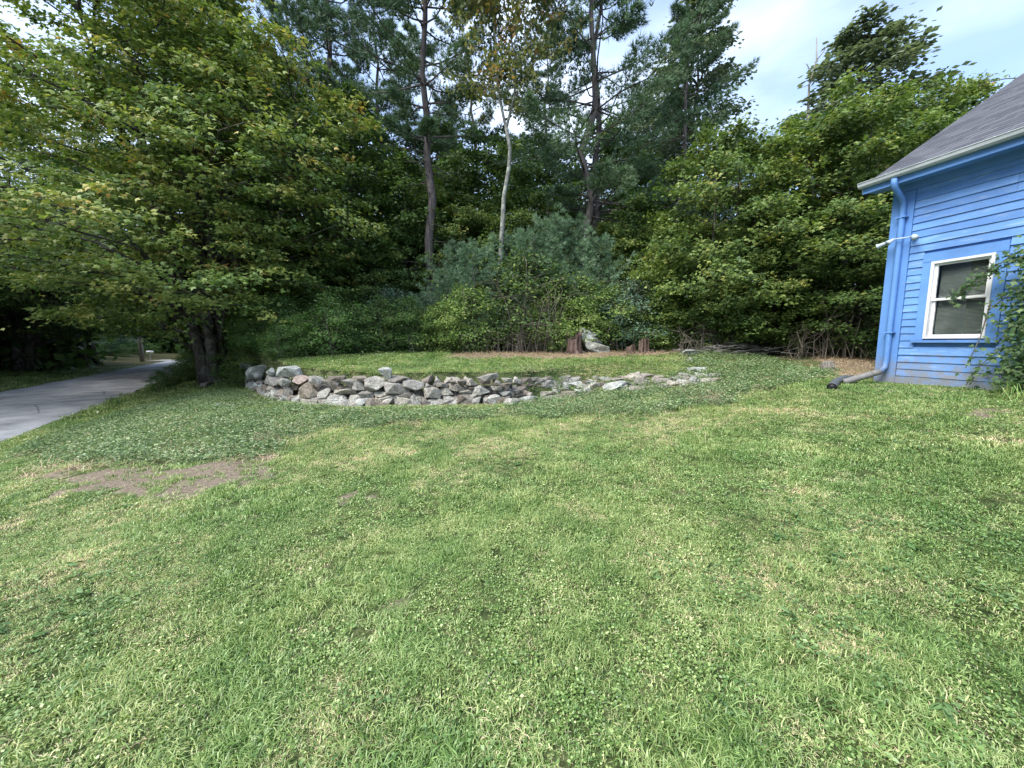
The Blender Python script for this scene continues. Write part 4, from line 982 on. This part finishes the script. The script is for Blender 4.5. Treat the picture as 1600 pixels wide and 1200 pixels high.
# thin pale forked tree with yellowing leaves
r = np.random.default_rng(77)
e = empty('pale_tree', gp(782, 16.2), 'thin pale lichen barked forked tree with sparse yellowing leaves at centre', 'tree')
wood = MB(); H = 19.0
sp = [(0,0,-.2),(-.05,0,3),(.1,0,5.2),(.16,0,6.4),(.38,0,7.6),(.42,0,8.3),(.25,0,9.2)]
wood.tube(sp, [.13,.11,.10,.085,.08,.075,.07], 10)
br = [[(.25,0,9.1),(-.05,.1,10.5),(-.15,0,12.3),(-.4,.1,14.5),(-1.2,0,16.5),(-1.5,0,19.5)], [(.27,0,9.1),(.6,0,10.3),(.65,0,11.5),(.4,.1,12.8),(.1,0,14.2),(.5,0,16.5),(1.0,.1,19)], [(.4,.1,12.8),(1.3,-.2,14),(2.2,-.3,14.6)], [(.1,0,14.2),(1.0,0,15.6),(2.4,.2,17)], [(-.4,.1,14.5),(-1.6,.3,15.3),(-2.1,.2,15.1)], [(.5,0,16.5),(-.4,-.3,18),(-.7,0,20)]]
cls = []
for b in br:
    k = len(b); r0 = .058 if b[0][2] < 10 else .045
    wood.tube(b, [r0*(1-.8*i/(k-1)) for i in range(k)], 7, False)
    for i in range(k - 1):
        if b[i][2] < 10.2: continue
        for q in range(12):
            t = r.random(); c = np.array(b[i])*(1-t)+np.array(b[i+1])*t; e2 = c + r.normal(0, .8, 3)*(1.3, 1, .8) + (0, 0, -.15); wood.tube([c, (c+e2)/2+r.normal(0,.05,3), e2], [.014,.008,.003], 3, False); cls += [e2, (c+e2)/2, c+(e2-c)*.75]
link('trunk', wood.mesh('trunk', True), M['bark_grey'], e)
cls = np.array(cls); n = len(cls)*20; P = np.repeat(cls, 20, 0) + r.normal(0, .2, (n, 3)); 
link('crown', scatter('crown', OVAL, P, r.normal(0, 1, (n, 3)) + (0,0,-.8), r.normal(0, .6, (n, 3)) + (0,0,.8), r.uniform(.12, .22, n), np.clip(np.repeat(r.normal(.52, .2, len(cls)), 20) + r.normal(0, .1, n), 0, 1)), M['yellowing'], e)

# dead snag top
e = empty('dead_snag', gp(1232, 24), 'bare dead tree with forked grey top sticking above the maples', 'dead tree')
mb = MB(); mb.tube([(0,0,0),(.1,0,9),(0,0,15),(-.2,0,18.8),(.25,0,20.4),(.1,0,21.9)], [.22,.17,.12,.075,.06,.03], 7)
mb.tube([(.25,0,20.4),(.8,0,21.0),(1.25,.1,21.7)], [.05,.035,.015], 5); mb.tube([(-.05,0,19.4),(-.5,0,20.1),(-.65,0,20.2)], [.045,.035,.02], 5); mb.tube([(-.2,0,18.8),(-.9,.1,18.6)], [.03,.012], 5)
mb.build('trunk', M['bark_dead'], e, True); e.scale = (.7, .7, .83)

# shrubs and vines at the back of the terrace
SH = [(450, 13.6, 1.0, 'under'), (480, 12.6, .7, 'under'), (560, 13.4, .9, 'under'), (600, 13.8, 1.0, 'maple_dark'), (640, 14.2, 1.0, 'under'), (430, 14.8, 1.1, 'under'), (500, 14.5, 1.1, 'maple_dark'), (550, 15.5, 1.2, 'maple_dark'), (610, 15.6, 1.3, 'sage'), (735, 14.3, .6, 'sage'),
      (700, 14.0, .95, 'bright'), (728, 14.1, 1.2, 'bright'), (868, 14.8, 1.35, 'bright'), (905, 14.4, 1.0, 'bright'), (820, 15.2, 1.9, 'mid'), (655, 14.0, .8, 'maple_dark'), (880, 13.9, .6, 'bright'), (893, 15.2, 1.5, 'bright'), (915, 14.7, .9, 'bright'), (950, 15.0, 1.25, 'bright'), (985, 14.9, 1.4, 'sage'), (1020, 14.8, 1.25, 'bright'), (1050, 14.3, .9, 'bright'), (1000, 14.5, .7, 'bright'), (1060, 15.0, 1.4, 'mid'), (1110, 13.8, .8, 'mid'), (1150, 13.6, .9, 'mid'), (1250, 12.8, .7, 'mid'), (1290, 12.4, .5, 'under'), (1345, 11.7, .5, 'under'), (776, 17.2, 2.4, 'bright'), (800, 17.8, 2.6, 'sage'), (440, 12.0, .55, 'under'), (420, 13.4, .9, 'under'), (395, 13.8, .8, 'mid'), (405, 14.6, 1.0, 'under'), (378, 15.4, 1.0, 'under')]
LB = {'under': 'leafy green shrub in the undergrowth behind the terrace', 'maple_dark': 'dark green shrub in the shade at the wood edge', 'bright': 'yellow green vine covered shrub along the back of the terrace', 'sage': 'grey green shrub mixed in at the wood edge', 'mid': 'mid green shrub under the right hand maples'}
for i, (u, Y, s, mk) in enumerate(SH): copy_tree(shr, LB[mk], gp(u, Y), i*2.1, s*1.1, s, leafm=M[mk], group=LB[mk].replace('shrub', 'shrubs'))
# left roadside: near verge bushes and woods across the road
def onroad(along, off): q = e0 + dv*along + nv*off; return (q[0], q[1])
for i, (al, of, s) in enumerate([(8.5, 3.4, .45), (10, 3.6, .5), (12, 3.8, .7), (13.5, 4.0, .9), (15, 4.2, 1.0), (17, 4.3, 1.1), (20, 4.5, 1.2), (24, 4.8, 1.5), (29, 5.5, 1.8), (35, 6, 2.0)]):
    x, y = onroad(al, of); copy_tree(shr, 'green roadside bush between the road and the big maple', (x, y, float(terr(x, y))-.05), i*1.7, s, leafm=M['mid'] if i % 2 else M['under'], group='bushes on the near road verge')
for i, (al, of, s_) in enumerate([(4, -10.5, 1.5), (9, -11, 1.75), (15, -10.5, 1.7), (21, -10, 1.6), (12, -17, 2.1), (20, -17, 2.2), (28, -11, 1.7), (36, -10, 1.5), (2, -18, 2.0), (28, -20, 2.2)]):
    x, y = onroad(al, of); copy_tree(mapA, 'leafy maple in the wood edge across the road', (x, y, float(terr(x, y))-.1), i*1.37, s_, leafm=M['maple_dark'] if i % 3 else M['mid'], group='maples across the road')
for i, al in enumerate((-5, -1, 3, 6, 9.5, 13, 17, 21, 26, 32, 39, 47)):
    x, y = onroad(al, -9.2 - (i % 3)*.7); copy_tree(mapB, 'low dense tree at the wood edge across the road', (x, y, float(terr(x, y))-.4), i*1.9, .55 + .12*(i % 4), leafm=M['maple_dark'], group='low trees across the road')
k = 0
for al in (-6, -2, 2, 5.5, 9, 13, 17, 21, 26, 31, 37, 44, 52, 60, 70):
    for of, s in ((-7.8, .8), (-8.6, 1.15), (-9.6, 1.4)):
        x, y = onroad(al + random.uniform(-1, 1), of + random.uniform(-.5, .5)); k += 1
        copy_tree(shr, 'dark bush in the hedge of undergrowth across the road', (x, y, float(terr(x, y))-.1), k*1.3, s*random.uniform(.85, 1.2), leafm=M['under'] if k % 3 else M['sage'], group='bushes across the road')
for i, al in enumerate((-4, 3, 9, 15, 22, 28, 36, 44, 53, 62, 72)):
    for of in ((-13, -19, -27) if al > 22 else (-25, -31)):
        x, y = onroad(al + random.uniform(-2, 2), of + random.uniform(-2, 2))
        copy_tree(undA, 'dark leafy tree in the wood across the road', (x, y, float(terr(x, y))-.1), i*1.1+of, random.uniform(.95, 1.3), group='trees across the road')
for i, (al, of) in enumerate([(25, 8), (30, 10), (36, 9), (44, 10), (52, 9), (60, 11), (80, 2), (84, -4), (88, 6), (76, 12), (82, 10)]):
    x, y = onroad(al, of); copy_tree(undA, 'leafy tree at the far bend of the road', (x, y, float(terr(x, y))-.1), i*1.9, random.uniform(.8, 1.1), leafm=M['mid'], group='trees by the far bend of the road')
# far woods mass
def far_wood():
    rr = np.random.default_rng(6)
    r = np.random.default_rng(5); n = 52000
    ang = r.uniform(R(-62), R(62), n); rad = r.uniform(40, 52, n); x = rad*np.sin(ang); y = rad*np.cos(ang)*1.0
    z = r.random(n)**1.25 * (10 + 3*np.sin(ang*19) + 2*np.sin(ang*43)); k = (np.abs(droad(x, y) + 2.3) > 5) | (z > 7)
    n2 = 26000; a2 = rr.uniform(R(-64), R(-24), n2); d2 = rr.uniform(86, 100, n2); z2 = rr.random(n2)**1.1*17
    x = np.concatenate([x[k], d2*np.sin(a2)]); y = np.concatenate([y[k], d2*np.cos(a2)]); z = np.concatenate([z[k], z2]); P = np.stack([x, y, terr(x, y) + z], -1); n = len(P)
    o = link('woodland', scatter('woodland', QUAD, P, r.normal(0, 1, (n, 3)), r.normal(0, .7, (n, 3)) + (0,-.4,.8), r.uniform(.45, .9, n)*np.where(y > 0, np.where(np.hypot(x, y) > 80, 1.9, 1), 1), np.clip(r.normal(.35, .18, n), 0, 1)), M['maple_dark'], kind='stuff')
    tag(o, 'dark mass of distant woodland behind the trees', 'woods')
    mb = MB()
    for i in range(150):
        a = r.uniform(R(-60), R(60)); d = r.uniform(30, 50); x, y = d*math.sin(a), d*math.cos(a)
        if abs(droad(x, y)+2.3) < 5: continue
        z0 = float(terr(x, y)); mb.tube([(x, y, z0-.2), (x + r.normal(0,.3), y, z0+5), (x + r.normal(0,.6), y, z0+9.5)], [r.uniform(.12,.3), .13, .05], 6)
    o = mb.build('woodland_trunks', M['bark_pine'], None, True, 'stuff'); tag(o, 'bare dark trunks standing deep in the wood', 'tree trunks')
far_wood()
# utility pole and small mailbox across the road
x, y = onroad(43, -4.0)
pe_ = empty('utility_pole', (x, y, float(terr(x, y))-.1), 'weathered pale wooden utility pole beside the far stretch of road', 'utility pole')
mb = MB(); mb.tube([(0,0,0),(0,0,4),(.02,0,9.5)], [.2,.18,.13], 10); mb.build('pole_shaft', M['pole'], pe_, True)
mb = MB(); mb.box(-1.1,1.1,-.06,.06,8.8,8.92); mb.build('crossarm', M['pole'], pe_)
x, y = onroad(47, -4.1)
mbx = empty('mailbox', (x, y, float(terr(x, y))-.05), 'small white mailbox beside the far driveway', 'mailbox', .4)
mb = MB(); mb.box(-.05,.05,-.05,.05,0,1.0); mb.build('post', M['pole'], mbx)
mb = MB(); mb.tube([(-.3,0,1.1),(.3,0,1.1)], .12, 10); mb.build('box', M['white'], mbx, True)

# ------------------------------------------------------------------ dead brush, canes, twigs
def canes(name, label, cat, specs, mat):
    mb = MB(); r = np.random.default_rng(len(label))
    for (u0, u1, Y0, Y1, n, h, arch, rad) in specs:
        for i in range(n):
            u = r.uniform(u0, u1); Y = r.uniform(Y0, Y1); x, y, z = gp(u, Y); a = r.random()*6.28; hh = h*r.uniform(.4, 1.1); ln = hh*arch*r.uniform(.2, 1.1)
            pts = [np.array((x, y, z))]
            for t in (.25, .5, .75, 1.0):
                pts.append(np.array((x + math.cos(a)*ln*t*t, y + math.sin(a)*ln*t*t*.6, z + hh*math.sin(min(1.0+arch*.6, 1.57+arch*.5)*t)*1.0)) + r.normal(0, .09, 3))
            rr = rad*r.uniform(.5, 1.3); mb.tube(pts, [rr, rr*.85, rr*.7, rr*.5, rr*.25], 4, False)
            for q in range(4):
                k = r.integers(1, 4); b = pts[k]; mb.tube([b, b + r.normal(0, .2*hh, 3)], [rr*.5, rr*.2], 3, False)
    o = mb.build(name, mat, None, True, 'stuff'); tag(o, label, cat)
canes('dead_brush', 'tangle of bare brown canes in the hollow under the young pines', 'dead brush', [(785, 885, 13.7, 14.3, 22, 2.0, 1.8, .009), (790, 880, 14.2, 15.2, 50, 2.6, 1.4, .012), (700, 900, 13.3, 14.0, 90, .8, 1.6, .008), (800, 870, 13.6, 14.2, 14, 2.6, .4, .02)], M['twig'])
canes('bramble_canes', 'arching bare bramble canes along the back edge of the soil strip', 'bramble', [(900, 1060, 13.9, 14.5, 70, .9, 1.2, .010), (1060, 1230, 12.8, 13.5, 110, 1.0, 1.6, .011), (1230, 1370, 11.3, 12.2, 50, 1.0, 1.3, .010), (1270, 1350, 11.3, 11.9, 18, 2.0, .7, .018)], M['twig'])
canes('dry_stems', 'thin dry stalks at the wood edge left of the thicket', 'dry stems', [(420, 700, 13.2, 14.6, 60, .8, .8, .007)], M['bark_dead'])
# cut brush pile
mb = MB(); r = np.random.default_rng(9); c0 = np.array(gp(1150, 12.6))
for i in range(150):
    a = r.normal(0, .5) + (math.pi if r.random() < .5 else 0); p = c0 + np.array((r.normal(0, 1.0), r.normal(0, .35), .06)); dx = abs(p[0]-c0[0]); p[2] = float(terr(p[0], p[1])) + .03 + r.random()*max(.05, .38 - dx*.15)
    ln = r.uniform(.25, .9); d = np.array((math.cos(a), math.sin(a)*.5, r.normal(0, .14))); rr = r.uniform(.006, .02)
    mb.tube([p - d*ln/2, p + r.normal(0, .03, 3), p + d*ln/2], [rr, rr*.9, rr*.4], 5)
tag(mb.build('brush_pile', M['bark_dead'], None, True, 'stuff'), 'low pile of cut pale branches on the soil behind the ground cover', 'brush pile')
# loose sticks
for (u, v, L_, a, rd, lb) in [(765, 1068, .12, 1.2, .004, 'short pale stick lying in the near lawn'), (205, 660, .5, -.5, .008, 'pale twig on the ground cover by the road'), (218, 664, .4, .4, .007, 'second pale twig crossing near the road'), (1365, 545, .35, 1.4, .012, 'short upright stake in the soil by the house')]:
    P = unproj(u, v); o = empty('stick', tuple(P + (0, 0, .02)), lb, 'stick', a)
    mb = MB(); d = (1, 0, 0) if 'stake' not in lb else (.1, 0, 1)
    mb.tube([tuple(-x*L_/2 for x in d), (0, .01, .004), tuple(x*L_/2 for x in d)], [rd, rd*.9, rd*.6], 6); mb.build('stick_wood', M['bark_dead'], o, True)
# white pebble / petal in the lawn
# ------------------------------------------------------------------ vine at the house
r = np.random.default_rng(44)
vine = empty('climbing_vine', toworld((1.9, -.3, -.0)), 'leafy green vine bush growing up the blue wall right of the window', 'vine', math.atan2(HX[1], HX[0]))
wood = MB(); cls = []
O = np.array((1.9, -.3, 0))
stems = [[(1.85,-.2,0),(1.8,-.25,.8),(1.85,-.3,1.5),(1.75,-.35,1.95)], [(1.9,-.25,0),(2.05,-.3,1),(2.2,-.3,2.1)], [(1.95,-.3,0),(2.3,-.35,.9),(2.5,-.3,1.9)], [(2.0,-.3,0),(2.6,-.4,1.1),(2.9,-.3,2.0)],
         [(1.8,-.3,1.85),(1.5,-.3,1.9),(1.3,-.28,1.75),(1.1,-.25,1.55),(.98,-.22,1.38)], [(1.8,-.3,1.5),(1.5,-.3,1.35),(1.38,-.28,1.2)], [(1.8,-.25,.75),(1.5,-.25,.62),(1.3,-.2,.35),(1.18,-.15,.05)], [(1.35,-.2,1.3),(1.28,-.17,.8),(1.17,-.16,.35)], [(1.85,-.25,1.2),(1.6,-.25,1.0),(1.5,-.2,.8)]]
dens = [70, 80, 90, 80, 20, 14, 4, 1, 12]; spread = [.15, .2, .25, .27, .045, .06, .02, .02, .08]
for s, dn, sp_ in zip(stems, dens, spread):
    s = [np.array(q) - O for q in s]; wood.tube(s, [.012]+[.006]*(len(s)-1), 5, False)
    for a, b in zip(s[:-1], s[1:]):
        m_ = max(2, int(np.linalg.norm(b-a)*14))
        for i in range(m_):
            c = a + (b-a)*(i+r.random())/m_
            for q in range(dn): cls.append(c + r.normal(0, sp_, 3)*(1, .7, 1.1))
link('stems', wood.mesh('stems', True), M['twig'], vine)
P = np.array(cls); P[:, 1] = np.minimum(P[:, 1], .24); P = P[P[:, 2] > -.02]; n = len(P)
link('leaves', scatter('leaves', MAPLE, P, r.normal(0, .7, (n, 3)) + (-.3,-.2,-.7), r.normal(0, .5, (n, 3)) + (0,-.7,.8), r.uniform(.035, .075, n), np.clip(r.normal(.5, .2, n), 0, 1)), leaf_mat('wall_vine_leaf', [(0, (.03,.07,.03)), (.5, (.07,.13,.05)), (1, (.19,.26,.11))], nscale=4), vine)
gt = empty('grass_clump', toworld((2.05, -.62, .0)), 'long bright green grass clump at the foot of the vine', 'grass clump')
link('blades', tuft('blades', 260, .34, .3, .008, 1.0, 5, .1), M['grass'], gt)

def relabel(group, kind):
    obs = [o for o in bpy.data.objects if o.get('group') == group]
    marks = [(300, 'beyond the road side of the big maple'), (400, 'behind the big maple trunks'), (470, 'just right of the big maple trunks'), (560, 'above the left part of the stone wall'), (650, 'left of the bare trunked pine'), (705, 'behind the bare trunked pine'), (765, 'between the bare trunked pine and pale tree'), (815, 'behind the pale forked tree'), (880, 'just right of the pale forked tree'), (950, 'behind the leaning pine'), (1010, 'above the reddish stumps'), (1080, 'above the low pale terrace rock'), (1180, 'above the cut brush pile'), (1300, 'left of the house corner'), (9999, 'beside the house corner')]
    bins = {}
    for o in obs:
        u, v, d = project(np.array(o.location)); m = next(t for k, t in marks if u < k); bins.setdefault(m, []).append((float(d), o))
    for m, lst in bins.items():
        lst.sort(key=lambda q: q[0]); names = {1: [''], 2: ['nearer ', 'farther ']}.get(len(lst), ['nearest ', 'second nearest ', 'third nearest ', 'fourth nearest ', 'fifth nearest '])
        for k, (d, o) in enumerate(lst): o['label'] = names[min(k, len(names)-1)] + kind + ' ' + m
def rank(group, kind):
    obs = sorted([o for o in bpy.data.objects if o.get('group') == group], key=lambda o: o.location.y)
    n = len(obs); words = ['nearest', 'second nearest', 'third nearest', 'fourth nearest', 'fifth nearest', 'sixth nearest', 'seventh nearest', 'eighth nearest', 'ninth nearest', 'tenth nearest', 'eleventh nearest', 'twelfth nearest']
    for k, o in enumerate(obs): o['label'] = words[min(k, 11)] + ' ' + kind if k < 12 else 'farther back ' + kind + ', past the utility pole'
rank('bushes on the near road verge', 'green bush between the road and the big maple')
rank('maples across the road', 'tall leafy maple in the wood edge across the road')
rank('low trees across the road', 'low dense dark tree at the wood edge across the road')
rank('trees by the far bend of the road', 'leafy tree at the far bend of the road')
relabel('tall pines deep in the woods', 'dark tall pine deep in the woods')
relabel('bushy saplings in the wood', 'bushy green sapling')
relabel('tall shaded trees deep in the wood', 'tall shaded leafy tree')
relabel('young trees in the shaded woods', 'dark young broadleaf tree')
for mk, lb in LB.items(): relabel(lb.replace('shrub', 'shrubs'), {'under': 'leafy green undergrowth shrub', 'maple_dark': 'dark green shrub', 'bright': 'yellow green vine covered shrub', 'sage': 'grey green shrub', 'mid': 'mid green shrub'}[mk])
print('objects', len(bpy.data.objects), 'tris', sum(len(m.polygons) for m in bpy.data.meshes))
